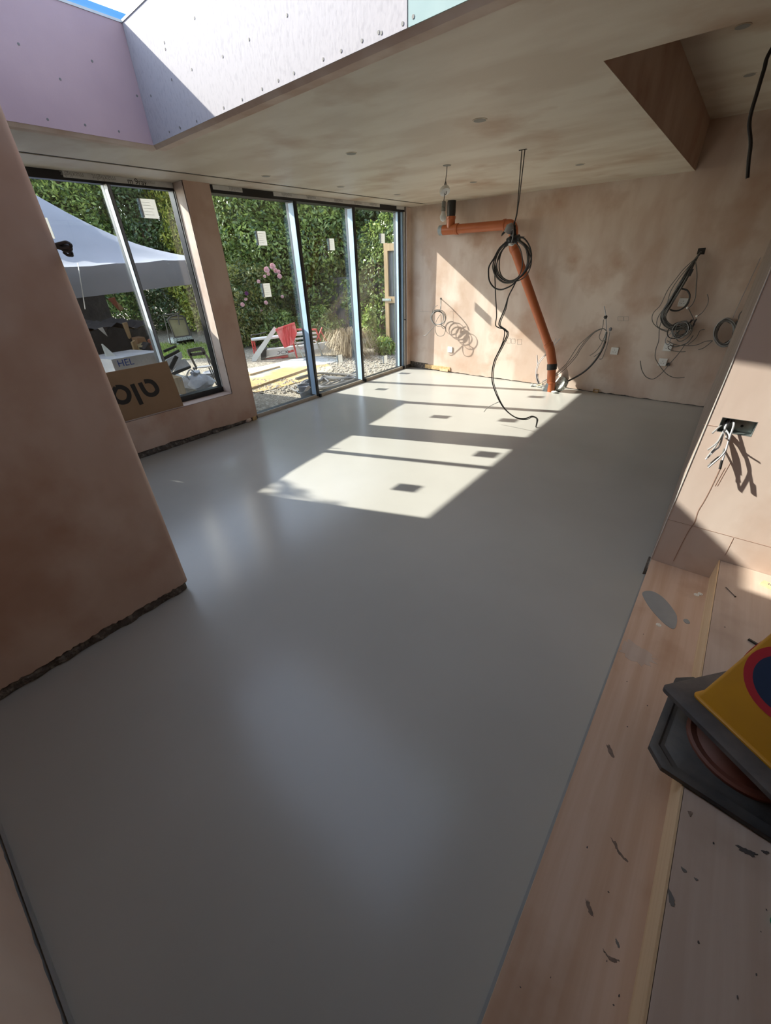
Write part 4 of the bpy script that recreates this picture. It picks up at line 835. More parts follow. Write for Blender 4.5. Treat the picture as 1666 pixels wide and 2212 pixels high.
# =================================================================== OUTDOORS
S(MB().box(-40, -4.56, -20, 45, GZ-.2, GZ).build('ground', 'ground'))
S(MB().box(-4.72, -4.56, 2.6, 6.3, GZ-.01, -.04).build('trim_4', 'concrete'))
G = lambda px, py, dz=0: P(px, py, 2, GZ+dz)
# sand path, dust patch, timber edgings, lawn
tag(MB().prism(catmull([G(535, 800), G(600, 795), G(690, 783), G(720, 800), G(690, 812), G(640, 828), G(552, 848), G(520, 830)], 4, True), (0, 0, .012)).build('sand_path', 'sand'), 'yellow sand path bed outside the first door panel', 'sand', kind='stuff')
tag(MB().prism(catmull([G(530, 800), G(580, 790), G(640, 776), G(705, 770), G(735, 778), G(690, 790), G(620, 795), G(560, 808)], 4, True), (0, 0, .016)).build('mortar_dust', 'dust'), 'pale mortar dust spilled in front of the lifting machine', 'dust', kind='stuff')
for a, b, lb in ((G(540, 844), G(676, 796), 'long timber edging board between sand path and gravel'), (G(540, 813), G(605, 795), 'short timber edging board at the back of the sand path')):
    tag(MB().bar(a+V(0, 0, .02), b+V(0, 0, .02), .03, .05).build('edging_board', 'oldpine'), lb, 'board')
S(MB().prism([G(300, 790, .0), G(500, 765), G(540, 745), G(300, 742)], (0, 0, .008)).build('lawn', 'lawn'))
def blades(name, n_, fn, hl, hh, w_, m, label, cat, lean=.5):
    vs, fs = [], []; tint = []
    for _ in range(n_):
        c_ = fn(); h_ = random.uniform(hl, hh); a_ = random.uniform(0, 6.283); d = V(math.cos(a_), math.sin(a_), 0); l_ = random.uniform(0, lean)*h_
        s_ = V(-d.y, d.x, 0)*w_; k = len(vs); vs += [c_-s_, c_+s_, c_+d*l_*.35+V(0, 0, h_*.6)+s_*.7, c_+d*l_*.35+V(0, 0, h_*.6)-s_*.7, c_+d*l_+V(0, 0, h_)]
        fs += [(k, k+1, k+2, k+3), (k+3, k+2, k+4)]; tint += [random.random()]*2
    return leafmesh(name, vs, fs, tint, m)
def leafmesh(name, vs, fs, tint, m, parent=None, origin=None):
    org = ORG[parent.name] if parent is not None else Vector(origin if origin is not None else vs[0])
    me = bpy.data.meshes.new(name); me.from_pydata([tuple(Vector(v)-org) for v in vs], [], fs); me.materials.append(MT[m])
    at = me.attributes.new('tint', 'FLOAT', 'FACE'); at.data.foreach_set('value', tint); me.update()
    o = bpy.data.objects.new(name, me); COL.objects.link(o); ORG[o.name] = org
    if parent is not None: o.parent = parent
    else: o.location = org
    o['kind'] = 'stuff'; return o
def inlawn():
    q = G(random.uniform(320, 480), random.uniform(743, 775)); return q
o = blades('grass', 2600, inlawn, .03, .10, .008, 'leaf_grass', '', ''); tag(o, 'sunlit rough lawn grass beyond the folding chair', 'grass')
# pebbles (real stones near the doors)
mb = MB()
for _ in range(1500):
    q = G(random.uniform(690, 868), random.uniform(768, 812)) if random.random() < .8 else G(random.uniform(545, 690), random.uniform(820, 850))
    if q.x > -4.85: continue
    s_ = random.uniform(.012, .03); mb.ell(q+V(0, 0, s_*.3), s_, s_*random.uniform(.7, 1.2), s_*.6, 5, 3, .2)
tag(mb.build('gravel', 'stone'), 'loose pale gravel outside the second and third door panels', 'gravel', kind='stuff')
# foliage -----------------------------------------------------------
def leaves(parent, name, blobs, n_, size, m, shell=(.72, 1.06), droop=.25):
    blobs = [(np.array(c_, float), np.array(r_, float)) for c_, r_ in blobs]
    wts = np.array([(r_[0]*r_[1]+r_[1]*r_[2]+r_[0]*r_[2]) for _, r_ in blobs]); wts /= wts.sum()
    idx = RNG.choice(len(blobs), n_, p=wts); d = RNG.normal(size=(n_, 3)); d /= np.linalg.norm(d, axis=1)[:, None]
    cc_ = np.array([b[0] for b in blobs])[idx]; rr_ = np.array([b[1] for b in blobs])[idx]
    lump = 1+.13*np.sin(d[:, 0]*7+idx)*np.sin(d[:, 1]*6.3+2*idx)+.10*np.sin(d[:, 2]*9+idx*3)
    p = cc_+d*rr_*(RNG.uniform(*shell, n_)*lump)[:, None]
    keep = p[:, 2] > GZ+.03; p, d = p[keep], d[keep]; n_ = len(p)
    nrm = d+RNG.normal(scale=.65, size=(n_, 3))+np.array([0, 0, .35]); nrm /= np.linalg.norm(nrm, axis=1)[:, None]
    a_ = np.cross(nrm, RNG.normal(size=(n_, 3))); a_ /= np.linalg.norm(a_, axis=1)[:, None]; b_ = np.cross(nrm, a_)
    s_ = (size*RNG.uniform(.6, 1.35, n_))[:, None]
    v = np.stack([p-a_*s_, p+b_*s_*.45-nrm*s_*.12, p+a_*s_-np.array([0, 0, 1])*s_*droop, p-b_*s_*.45-nrm*s_*.12], 1).reshape(-1, 3)
    org = np.array(ORG[parent.name]); v = v-org
    me = bpy.data.meshes.new(name); me.vertices.add(4*n_); me.vertices.foreach_set('co', v.astype(np.float32).ravel())
    me.loops.add(4*n_); me.loops.foreach_set('vertex_index', np.arange(4*n_, dtype=np.int32)); me.polygons.add(n_)
    me.polygons.foreach_set('loop_start', np.arange(0, 4*n_, 4, dtype=np.int32)); me.materials.append(MT[m]); me.update(calc_edges=True); me.validate()
    at = me.attributes.new('tint', 'FLOAT', 'FACE'); lf = np.clip(RNG.normal(.40, .33, n_)+.25*(lump[keep]-1)/.15*.5, 0, 1); at.data.foreach_set('value', lf.astype(np.float32))
    o = bpy.data.objects.new(name, me); COL.objects.link(o); o.parent = parent; o['kind'] = 'stuff'; return o
def shrub(name, base, blobs, n_, size, m, label, cat, group=None, trunk=True):
    base = Vector((base[0], base[1], GZ)); t = thing(name, base, label, cat, group)
    bl_ = [((base.x+c_[0], base.y+c_[1], GZ+c_[2]), r_) for c_, r_ in blobs]
    if trunk:
        for c_, r_ in bl_[:4]:
            c_ = Vector(c_); MB().tube([base+V(random.uniform(-.1, .1), random.uniform(-.1, .1), 0), base.lerp(c_, .5)+V(random.uniform(-.15, .15), random.uniform(-.15, .15), 0), c_+V(0, 0, r_[2]*.5)], .05, 6, radii=[.07, .05, .04, .02]).build('branch', 'bark', t, smooth=True)
    leaves(t, 'foliage', bl_, int(n_*2.3), size*.86, m); return t
HG = 'trees and shrubs along the garden boundary'
shrub('hedge_shrub', (-11.3, 8.2), [((0, 0, 1.1), (1.2, 1.0, 1.2)), ((-.2, .3, 2.7), (1.3, 1.1, 1.2)), ((.6, .5, 2.0), (.9, .9, 1.0)), ((-.1, .2, 3.9), (1.1, 1.0, 1.0)), ((.4, .7, 4.7), (.8, .8, .7))], 15000, .062, 'leaf_mid', 'tall mid-green shrub behind the roses outside the first door panel', 'shrub', HG)
shrub('hedge_shrub', (-9.7, 9.4), [((0, 0, .9), (.9, .9, 1.0)), ((.2, .1, 2.2), (1.1, 1.0, 1.1)), ((-.3, .3, 3.4), (1.1, 1.0, 1.0)), ((.2, .5, 4.4), (.9, .9, .8)), ((.6, .4, 3.0), (.7, .7, .9))], 14000, .066, 'leaf_mid', 'bright glossy shrub seen through the second door panel', 'shrub', HG)
shrub('hedge_shrub', (-8.2, 10.2), [((-.1, 0, 1.9), (1.0, .9, 1.2)), ((.2, .2, 3.2), (1.1, .9, 1.0)), ((.5, .4, 4.2), (1.0, .9, .9)), ((-.4, .1, 4.4), (.7, .7, .8))], 12000, .062, 'leaf_dark', 'dark green shrub over the fence outside the third door panel', 'shrub', HG)
shrub('hedge_shrub', (-6.4, 10.6), [((0, 0, 1.6), (1.1, .8, 1.4)), ((.2, .2, 3.2), (1.2, .9, 1.1)), ((0, .3, 4.3), (1.0, .9, .8))], 10000, .062, 'leaf_mid', 'green shrub behind the wooden gate', 'shrub', HG)
shrub('hedge_shrub', (-13.6, 8.0), [((0, 0, 1.2), (1.2, 1.1, 1.3)), ((.1, .2, 2.8), (1.3, 1.1, 1.2)), ((0, 0, 4.2), (1.2, 1.1, 1.0))], 13000, .062, 'leaf_lime', 'yellow-green shrub behind the buff iron-framed panel', 'shrub', HG)
shrub('hedge_shrub', (-15.2, 7.4), [((0, 0, 1.2), (1.3, 1.2, 1.4)), ((0, 0, 2.9), (1.4, 1.3, 1.3)), ((.1, -.2, 4.4), (1.3, 1.2, 1.1))], 13000, .062, 'leaf_dark', 'dark shrub seen in the left window beside its mullion', 'shrub', HG)
shrub('hedge_shrub', (-15.6, 5.4), [((0, 0, 1.2), (1.3, 1.2, 1.4)), ((0, .1, 2.8), (1.4, 1.2, 1.3)), ((.2, .1, 4.3), (1.2, 1.2, 1.1))], 13000, .062, 'leaf_mid', 'green shrub seen above the slope of the white canopy', 'shrub', HG)
shrub('hedge_shrub', (-16.2, 3.6), [((0, 0, 1.4), (1.4, 1.2, 1.6)), ((0, 0, 3.2), (1.4, 1.3, 1.3)), ((.2, .1, 4.6), (1.2, 1.2, .9))], 11000, .066, 'leaf_dark', 'dark shrub at the far left edge of the left window', 'shrub', HG)
for i, (x, y, h_) in enumerate(((-13.2, 11.0, 5.4), (-10.6, 12.6, 5.4), (-7.6, 13.0, 5.2), (-16.8, 9.4, 5.6), (-18.5, 5.8, 5.6), (-4.6, 12.4, 5.0), (-20.0, 8.5, 6.2), (-15.0, 12.8, 6.0), (-20.5, 3.2, 6.0))):
    lb = ['tree rising behind the rose shrub, first of the back row', 'tree behind the bright glossy shrub in the back row', 'tree behind the dark fence shrub in the back row', 'tree behind the yellow-green shrub in the back row', 'tallest tree behind the canopy peak in the back row', 'tree behind the gate at the right end of the back row', 'far tree filling the gap behind the dark shrub by the left window mullion', 'far tree filling the gap between the rose shrub and the yellow-green one', 'far tree behind the canopy at the left edge of the left window'][i]
    shrub('background_tree', (x, y), [((0, 0, h_*.28), (1.7, 1.5, h_*.26)), ((0, 0, h_*.62), (1.8, 1.6, h_*.26)), ((.3, .2, h_*.9), (1.4, 1.3, h_*.2))], 9000, .085, 'leaf_dark' if i % 2 == 0 else 'leaf_mid', lb, 'tree', HG)
# rose bush with blooms
rb = Vector((-10.25, 6.75, GZ))
t = shrub('rose_bush', (rb.x, rb.y), [((0, 0, .7), (.75, .85, .75)), ((-.2, .35, 1.3), (.7, .75, .7)), ((.1, -.3, 1.1), (.6, .6, .7))], 9000, .05, 'leaf_rose', 'rose bush with yellowish leaves below the pink roses', 'shrub')
def rose(px, py, s_, m, label):
    q = P(px, py, 0, -9.55+random.uniform(-.1, .15)); t = thing('rose', q, label, 'flower', 'roses on the bush outside the first door panel')
    mb = MB(); ax = Vector((.75, -.5, .35)).normalized(); u = ax.orthogonal().normalized(); w = ax.cross(u)
    for ring, (n_, rr, tilt) in enumerate(((4, .35, .95), (6, .62, .75), (7, .85, .45), (8, .98, .15))):
        for k in range(n_):
            a_ = 2*math.pi*k/n_+ring*.7+random.uniform(-.2, .2); d = u*math.cos(a_)+w*math.sin(a_); sd = ax.cross(d); wd_ = rr*.55+.12
            c_ = q+d*s_*rr*.75+ax*s_*(tilt*.5-.1); tip = q+d*s_*rr*random.uniform(.85, 1.05)+ax*s_*tilt*.9
            mb.add([q-ax*s_*.15, c_+sd*s_*wd_, tip+sd*s_*wd_*.55, tip+d*s_*.06, tip-sd*s_*wd_*.55, c_-sd*s_*wd_], [(0, 1, 2, 3, 4, 5)])
    mb.build('petal', m, t)['kind'] = 'stuff'
    MB().cyl(q-ax*s_*.1, q-ax*s_*1.6-V(0, 0, s_), .006, 5).build('stem', 'leaf_mid', t)
for px, py, s_, m, lb in ((576, 583, .085, 'pink', 'pink rose at left of the big topmost cluster'), (589, 575, .09, 'pink', 'pink rose at the very top of the cluster'), (596, 585, .07, 'pink', 'pale pink rose in the middle of the top cluster'), (602, 587, .06, 'pink', 'pink rose at the right end of the top cluster'),
        (604, 597, .07, 'pink', 'faded pink rose below the right of the top cluster'), (580, 592, .05, 'pink', 'small peach rose under the top cluster'), (572, 597, .045, 'pink', 'small pink rose just below left of the top cluster'), (559, 608, .055, 'pink', 'single pink rose above the lower sticker'), (533, 634, .055, 'purple', 'dark purple rose beside the left door edge'),
        (531, 646, .05, 'pink', 'whitish pink rose under the purple one'), (524, 658, .06, 'pink', 'pink rose lowest at the left door edge'), (575, 654, .06, 'pink', 'pink rose right under the lower sticker'), (565, 673, .065, 'pink', 'large drooping pink rose nearest the red tub'), (610, 641, .05, 'pink', 'peach rose near the first mullion')):
    rose(px, py, s_*.82, m, lb)
# low undergrowth strip under the hedge
shrub('hedge_shrub', (-9.6, 7.4), [((0, 0, .3), (.8, .6, .5)), ((-.9, -.6, .3), (.6, .5, .45)), ((.8, .7, .35), (.7, .6, .5))], 6000, .045, 'leaf_mid', 'low shrub right behind the lifting machine', 'shrub', HG, trunk=False)
shrub('hedge_shrub', (-7.3, 9.0), [((0, 0, 1.6), (.8, .35, .9)), ((-.7, -.1, 1.0), (.5, .3, .6)), ((.6, 0, 2.3), (.7, .4, .7)), ((.2, -.05, .7), (.35, .25, .5))], 3600, .05, 'leaf_mid', 'climbing shrub spilling over the dark fence left of the wooden gate', 'shrub', HG)
shrub('weed', (-7.0, 8.15), [((0, 0, .35), (.22, .2, .4)), ((.1, 0, .7), (.12, .12, .3))], 700, .05, 'leaf_grass', 'tall green weed left of the wooden gate', 'plant', None, False)
shrub('weed', (-6.1, 7.65), [((0, 0, .15), (.25, .2, .22))], 350, .06, 'leaf_grass', 'leafy green weed at the foot of the wooden gate', 'plant', None, False)
# dry grass clump
gc = G(757, 768)
vs, fs, tn_ = [], [], []
for _ in range(1100):
    a_ = random.uniform(0, 6.283); d = V(math.cos(a_), math.sin(a_), 0); l_ = random.uniform(.15, .62); h_ = random.uniform(.2, .58); c_ = gc+d*random.uniform(0, .16); s_ = V(-d.y, d.x, 0)*.005
    pts_ = [c_, c_+d*l_*.3+V(0, 0, h_*.8), c_+d*l_*.7+V(0, 0, h_), c_+d*l_+V(0, 0, h_*random.uniform(.2, .8))]
    for i in range(3): k = len(vs); vs += [pts_[i]-s_, pts_[i]+s_, pts_[i+1]+s_, pts_[i+1]-s_]; fs.append((k, k+1, k+2, k+3)); tn_.append(random.random())
o = leafmesh('dry_grass_clump', vs, fs, tn_, 'leaf_straw', origin=gc); o['kind'] = 'thing'; tag(o, 'clump of dry straw-coloured grass left of the second mullion', 'plant')
# boundary fence behind the grass: boards as parts
fa_, fb_ = Vector((-10.2, 9.0, GZ)), Vector((-5.2, 9.55, GZ)); t = thing('garden_fence', (fa_+fb_)/2, 'dark vertical board fence behind the dry grass clump', 'fence')
n_ = 34; d = (fb_-fa_)/n_; me_ = None
for i in range(n_):
    a_ = fa_+d*i; zt_ = GZ+1.5
    if me_ is None:
        mb = MB(); mb.obox((0, 0, .75), d*.47, Vector((-d.y, d.x, 0)).normalized()*.009, (0, 0, .75)); o = mb.build('board', 'fence', origin=(0, 0, 0)); me_ = o.data; bpy.data.objects.remove(o)
    o = bpy.data.objects.new('board', me_); COL.objects.link(o); o.parent = t; o.location = a_+d*.5+Vector((-d.y, d.x, 0)).normalized()*random.uniform(-.006, .006)-ORG[t.name]
for z in (.3, 1.2): MB().bar(fa_+V(0, .05, z), fb_+V(0, .05, z), .04, .08).build('rail', 'fence', t)
# wooden gate standing open
g0, gdir = Vector((-6.25, 7.92, GZ)), Vector((.985, .17, 0)).normalized(); gn = Vector((-gdir.y, gdir.x, 0))
t = thing('wooden_gate', g0+gdir*.5, 'pale timber framed garden gate with grey boards outside the third door panel', 'gate')
hg = P(830, 525, 1, 7.92).z-GZ; gw = 1.0
MB().bar(g0+gdir*.045, g0+gdir*.045+V(0, 0, hg), .09, .045, gn).build('gate_stile', 'oldpine', t)
MB().bar(g0+gdir*(gw-.045), g0+gdir*(gw-.045)+V(0, 0, hg), .09, .045, gn).build('gate_stile', 'oldpine', t)
for z0 in (.14, hg*.51, hg-.075): MB().bar(g0+gdir*.09+V(0, 0, z0), g0+gdir*(gw-.09)+V(0, 0, z0), .045, .13).build('gate_rail', 'oldpine', t)
for i in range(7):
    s0 = .07+i*.124; MB().bar(g0+gdir*(s0+.06)+gn*.045+V(0, 0, .02), g0+gdir*(s0+.06)+gn*.045+V(0, 0, hg-.02), .118, .016, gn).build('board', 'mossboard' if i in (1, 2, 5) else 'gateboard', t)
zz_ = hg*.51; mb = MB(); mb.bar(g0+gdir*-.06-gn*.03+V(0, 0, zz_), g0+gdir*.16-gn*.03+V(0, 0, zz_), .012, .05); mb.bar(g0+gdir*-.05-gn*.045+V(0, 0, zz_), g0+gdir*.12-gn*.045+V(0, 0, zz_), .014, .014); mb.build('latch', 'steel', t)
q = P(798, 738, 1, 8.4); tag(MB().box(q.x-.09, q.x+.09, q.y-.02, q.y+.02, q.z-.11, q.z+.11).build('meter_box', 'film_blue'), 'small pale blue box on the fence near the weed', 'box')
S(MB().box(q.x-.06, q.x+.06, q.y, q.y+.05, GZ, q.z).build('meter_box_post', 'fence'))
# lifting machine: plane through its two ends
mA, mB_ = G(540, 777), G(706, 768); md = (mB_-mA).normalized(); mn = Vector((md.y, -md.x, 0)); mn = mn if mn.dot(CAMP-mA) > 0 else -mn
K = lambda x, y, off=0: PP(500+x/6.942, 650+y/6.942, mA+mn*off, mn)
t = thing('lifting_machine', mA.lerp(mB_, .5), 'folded aluminium and red ladder hoist lying on the ground outside the first door panel', 'machine')
def beam(a, b, w_, d_, m, name, off=0): return MB().bar(K(*a, off), K(*b, off), d_, w_, V(0, 0, 1)).build(name, m, t)
mbeam = beam((450, 790), (1200, 700), .13, .12, 'alu', 'main_beam'); beam((440, 745), (1240, 650), .03, .16, 'alu', 'beam_flange')
beam((510, 880), (850, 825), .05, .08, 'paintred', 'red_rail'); beam((1190, 690), (1470, 650), .12, .12, 'alu', 'end_section')
MB().tube([K(300, 580), K(700, 535), K(1160, 470)], .035, 8, smooth=0).build('upper_tube', 'alu', t, smooth=True)
for y0_, y1_ in ((515, 480), (575, 535), (640, 600)): beam((920, y0_), (1280, y1_), .035, .04, 'alu', 'ladder_rung', -.15)
for a, b in (((300, 560), (345, 790)), ((340, 600), (370, 760)), ((300, 600), (360, 640)), ((320, 680), (360, 720))): MB().tube([K(*a), K(*b)], .016, 6, smooth=0).build('red_frame', 'paintred', t)
MB().box(0, .01, 0, .01, 0, .01)
mb = MB(); pts_ = [K(440, 735, .12), K(520, 730, .12), (K(520, 850, .12)), K(445, 900, .12)]; mb.prism(pts_, mn*-.16); mb.build('motor_block', 'blackplastic', t)
mb = MB(); pts_ = [K(640, 385, .22), K(685, 425, .22), K(370, 905, .22), K(305, 915, .22), K(310, 840, .22)]; mb.prism(pts_, mn*-.02); mb.build('white_blade', 'alu', t)
beam((900, 500), (985, 860), .035, .035, 'paintred', 'support_leg', .2); MB().tube([K(890, 480, .25), K(1110, 900, .25)], .016, 6, smooth=0).build('support_leg', 'steel', t)
MB().tube([K(980, 430, -.1), K(1200, 430, -.1), K(1280, 430, -.1)], .02, 6, smooth=0).build('red_frame', 'paintred', t)
for a, b in (((1265, 430), (1340, 600)), ((1340, 450), (1430, 610)), ((1360, 400), (1260, 640))): MB().tube([K(*a, -.1), K(*b, -.1)], .014, 6, smooth=0).build('red_frame', 'paintred', t)
MB().tube([K(1270, 600, .1), K(1370, 830, .1)], .018, 6, smooth=0).build('support_leg', 'steel', t)
MB().tube([K(300, 560), K(310, 510), K(400, 500), K(520, 470)], .012, 6).build('hose', 'blackplastic', t, smooth=True)
pp = K(800, 778, .063); pq = K(830, 774, .063); text('DCX', 'lettering', K(765, 775, .064), pq-pp, V(0, 0, 1), .10, 'inkblack', mbeam, 1.3); MB().bar(K(850, 765, .063), K(935, 745, .063), .002, .045, V(0, 0, 1)).build('red_mark', 'paintred', mbeam)
text('DCX', 'lettering', K(1065, 715, .064), pq-pp, V(0, 0, 1), .06, 'paintred', mbeam, 1.3)
# red tub hanging on it
t = thing('red_tub', K(800, 700, .2), 'dusty red tapered tub tipped on the ladder hoist', 'tub')
rim = [K(660, 445, .42), K(950, 330, .42), K(990, 480, -.05), K(700, 590, -.05)]
fr_ = [(665, 440), (700, 415), (950, 330), (985, 480), (925, 655), (795, 705), (740, 600)]
front = [K(x, y, .36) for x, y in fr_]; cf = sum(front, Vector())/len(front); back = [p-mn*.34+(cf-p)*.15 for p in front]
RR = [front, back, [p+(cf-mn*.34-p)*.06+mn*.01 for p in back], [p+(cf-p)*.06-mn*.002 for p in front]]
MB().rings([back, front], True).build('shell', 'tubred', t)
for a, b in ((1, 2), (0, 1)): MB().bar(front[a]+mn*.006, front[b]+mn*.006, .03, .03, mn).build('rim', 'tubred', t)
mb = MB()
for k in range(3): p = front[1].lerp(front[2], .25+.25*k); q = front[5].lerp(front[4], .25+.25*k); mb.bar(p+mn*.006, q+mn*.006, .02, .02, mn)
mb.build('rib', 'tubred', t)
# hose coil and buckets near the door
cc_ = G(706, 835); t = thing('hose_coil', cc_, 'large loose coil of grey pipe lying on the ground by the second door panel', 'hose')
def hp(x, y, z=.02): return G(640+x/6.41, 720+y/6.41)+V(0, 0, z)
for m_, r_, pts_ in (('cable', .012, [(0, 655), (150, 610), (330, 590), (550, 590), (750, 605), (880, 625), (920, 650)]), ('cable', .014, [(0, 750), (60, 770), (130, 790), (300, 800), (500, 760), (700, 700), (880, 650)]), ('hosegrey', .016, [(100, 790), (85, 740), (130, 700), (230, 680), (330, 690), (400, 650), (600, 665), (800, 660)]),
        ('hosegrey', .016, [(110, 800), (110, 740), (180, 700), (260, 700), (300, 760), (420, 790), (650, 730), (850, 650)]), ('hosegrey', .008, [(340, 670), (380, 620), (450, 625), (560, 640), (660, 650), (750, 600), (860, 620)]), ('hosegrey', .008, [(350, 760), (450, 700), (400, 650), (520, 650), (650, 690), (560, 740), (480, 770)]), ('hosegrey', .008, [(640, 700), (700, 630), (790, 580), (860, 560), (910, 555)]),
        ('hosegrey', .008, [(360, 780), (560, 700), (700, 640), (820, 640), (760, 690), (640, 700), (530, 760)]), ('cable', .013, [(-60, 800), (0, 830), (60, 835), (130, 830)])):
    MB().tube([hp(*p, .03+.02*random.random()) for p in pts_], r_*1.75, 7, smooth=4).build('pipe_turn', m_, t, smooth=True)
q = G(672, 866); q = Vector((min(q.x, -4.9), q.y, GZ))
t = thing('grey_bucket', q, 'small grey builder bucket just outside the first mullion', 'bucket')
MB().lathe(q, (0, 0, 1), [(.085, 0), (.115, .22), (.122, .222), (.122, .235), (.112, .235), (.108, .20), (.02, .19)], 20).build('shell', 'grey', t, smooth=True)
MB().tube([q+V(-.12, 0, .23), q+V(-.09, -.10, .17), q+V(0, -.13, .14), q+V(.09, -.10, .17), q+V(.12, 0, .23)], .004).build('handle', 'steel', t)
# gazebo
C0 = Vector((-5.76, 3.54, 1.77)); g1 = Vector((-.98, -.2, 0)); g2 = Vector((.2, -.98, 0)); GW = 3.0
def eave(u, v): return C0+g1*(GW*u)+g2*(GW*v)+V(0, 0, -.10*v)
t = thing('canopy_tent', eave(.5, .5)*1.0-V(0, 0, eave(.5, .5).z-GZ), 'white pop-up canopy tent outside the left window', 'tent')
N_ = 20; mb = MB(); vs = []
for i in range(N_+1):
    for j in range(N_+1):
        u, v = i/N_, j/N_; m_ = min(u, v, 1-u, 1-v)*2
        ridge = 1-abs(min(u, 1-u)-min(v, 1-v))*2
        h_ = 1.0*(m_**1.8)-.03*math.sin(math.pi*max(abs(u-.5), abs(v-.5))*2)*0
        sag = -.05*math.sin(math.pi*min(1, abs(u-v) if u+v < 1 else abs(u-v)))*0
        wr = .010*math.sin(26*math.atan2(u+.02, v+.02))*(1-m_)*min(1, 6*min(u, v)+.2)+.008*math.sin(v*31-u*13)*(1-m_)
        vs.append(eave(u, v)+V(0, 0, h_+wr))
fs = [(i*(N_+1)+j, (i+1)*(N_+1)+j, (i+1)*(N_+1)+j+1, i*(N_+1)+j+1) for i in range(N_) for j in range(N_)]
mb.add(vs, fs).build('canopy', 'canvas', t, smooth=True)
for a, b in (((0, 0), (1, 0)), ((0, 0), (0, 1)), ((1, 0), (1, 1)), ((0, 1), (1, 1))):
    mb = MB(); k_ = 24; vs = []
    for i in range(k_+1):
        s_ = i/k_; p = eave(a[0]+(b[0]-a[0])*s_, a[1]+(b[1]-a[1])*s_); o_ = (g1*(-1 if a[0] == b[0] == 0 else 1 if a[0] == b[0] else 0)+g2*(-1 if a[1] == b[1] == 0 else 1 if a[1] == b[1] else 0))
        wv = .012*math.sin(s_*19)+.008*math.sin(s_*47); vs += [p, p+o_*(.012+wv*.6)+V(0, 0, -.13), p+o_*(.01+wv)+V(0, 0, -.27)]
    mb.add(vs, [(3*i+c, 3*i+3+c, 3*i+4+c, 3*i+1+c) for i in range(k_) for c in (0, 1)]).build('valance', 'canvas', t, smooth=True)
for u, v in ((.012, .012), (.988, .012), (.012, .988), (.988, .988)):
    p = eave(u, v); MB().bar((p.x, p.y, GZ), (p.x, p.y, p.z-.02), .04, .04, g1).build('leg', 'frame', t)
for (u, v), (u2, v2_) in (((.012, .012), (.988, .012)), ((.012, .012), (.012, .988)), ((.988, .012), (.988, .988)), ((.012, .988), (.988, .988))):
    a, b = eave(u, v)+V(0, 0, -.06), eave(u2, v2_)+V(0, 0, -.06); n4 = 4
    for k in range(n4):
        p, q = a.lerp(b, k/n4), a.lerp(b, (k+1)/n4); MB().bar(p+V(0, 0, -.2*(k % 2)), q+V(0, 0, -.2*((k+1) % 2)), .015, .025).build('truss_bar', 'frame', t)
MB().bar(P(168, 568, 0, -5.35), P(184, 668, 0, -5.35), .002, .025, (1, 0, 0)).build('pale_strip', 'film', t)  # narrow pale strip beside the canopy edge
# clutter under the canopy
Wc = lambda px, py, x: P(px, py, 0, x)
def slab(name, pts, x, th, m, label, cat): return tag(MB().prism([Wc(a, b, x) for a, b in pts], (-th, 0, 0)).build(name, m), label, cat)
t = thing('workbench', (-6.7, 2.2, GZ), 'dark tarp-covered workbench on timber trestles under the canopy', 'workbench')
MB().box(-7.25, -6.05, .9, 2.5, .98, 1.03).build('bench_top', 'oldpine', t)
for y in (1.1, 1.8, 2.4):
    MB().bar((-6.15, y-.06, GZ), (-6.25, y+.02, .98), .07, .05).build('leg', 'oldpine', t); MB().bar((-7.1, y+.06, GZ), (-7.0, y-.02, .98), .07, .05).build('leg', 'oldpine', t)
vs = []
for i in range(19):
    y = .8+1.8*i/18
    for j in range(14):
        s_ = j/13
        if s_ < .62: x, z = -6.0-1.3*s_/.62, 1.06+.03*math.sin(i*1.9)+.03*math.sin(j*1.7+i)+.12*math.exp(-((y-1.5)/.35)**2)
        else: x, z = -7.3-.1*math.sin(i), 1.05-(s_-.62)*3.2
        vs.append(V(x, y, z))
MB().add(vs, [(i*14+j, i*14+j+1, (i+1)*14+j+1, (i+1)*14+j) for i in range(18) for j in range(13)]).build('tarp', 'tarp', t, smooth=True)
vs = []
for i in range(19):
    y = .8+1.8*i/18
    for j in range(8): vs.append(V(-5.98+.05*math.sin(i*1.3+j), y, 1.06-.155*j-.03*math.sin(i*.9)))
MB().add(vs, [(i*8+j, i*8+j+1, (i+1)*8+j+1, (i+1)*8+j) for i in range(18) for j in range(7)]).build('tarp_drop', 'tarp', t, smooth=True)
tag(MB().box(-7.7, -7.6, .4, 2.75, GZ, 1.42).build('dark_backing_sheet', 'tarp'), 'dark upright sheet for back clutter, raised to darken the space under the canopy', 'board')  # stands for dark clutter, raised to deepen the shade under the canopy
slab('leaning_board', [(234, 645), (248, 642), (258, 668), (264, 672), (259, 671)], -6.6, .03, 'rust', 'rusty orange board leaning on the bench below the canopy edge', 'board')
slab('leaning_board', [(247, 643), (252, 650), (268, 667), (262, 671)], -6.65, .03, 'oldpine', 'pale wedge board leaning behind the rusty board', 'board')
slab('timber_post', [(267, 698), (275, 696), (284, 728), (281, 732)], -5.9, .05, 'oldpine', 'pale timber post standing in front of the dark workbench', 'post')
slab('timber_post', [(286, 740), (292, 735), (305, 770), (302, 778), (296, 772)], -5.7, .05, 'oldpine', 'shorter pale timber leaning above the white box', 'post')
slab('timber_post', [(322, 735), (327, 732), (337, 758), (333, 763)], -5.6, .05, 'rust', 'short reddish timber beside the left window mullion', 'post')
slab('paper_sheet', [(211, 709), (222, 707), (233, 727), (224, 720)], -5.9, .006, 'film', 'white paper hanging in the dark under the canopy', 'paper')
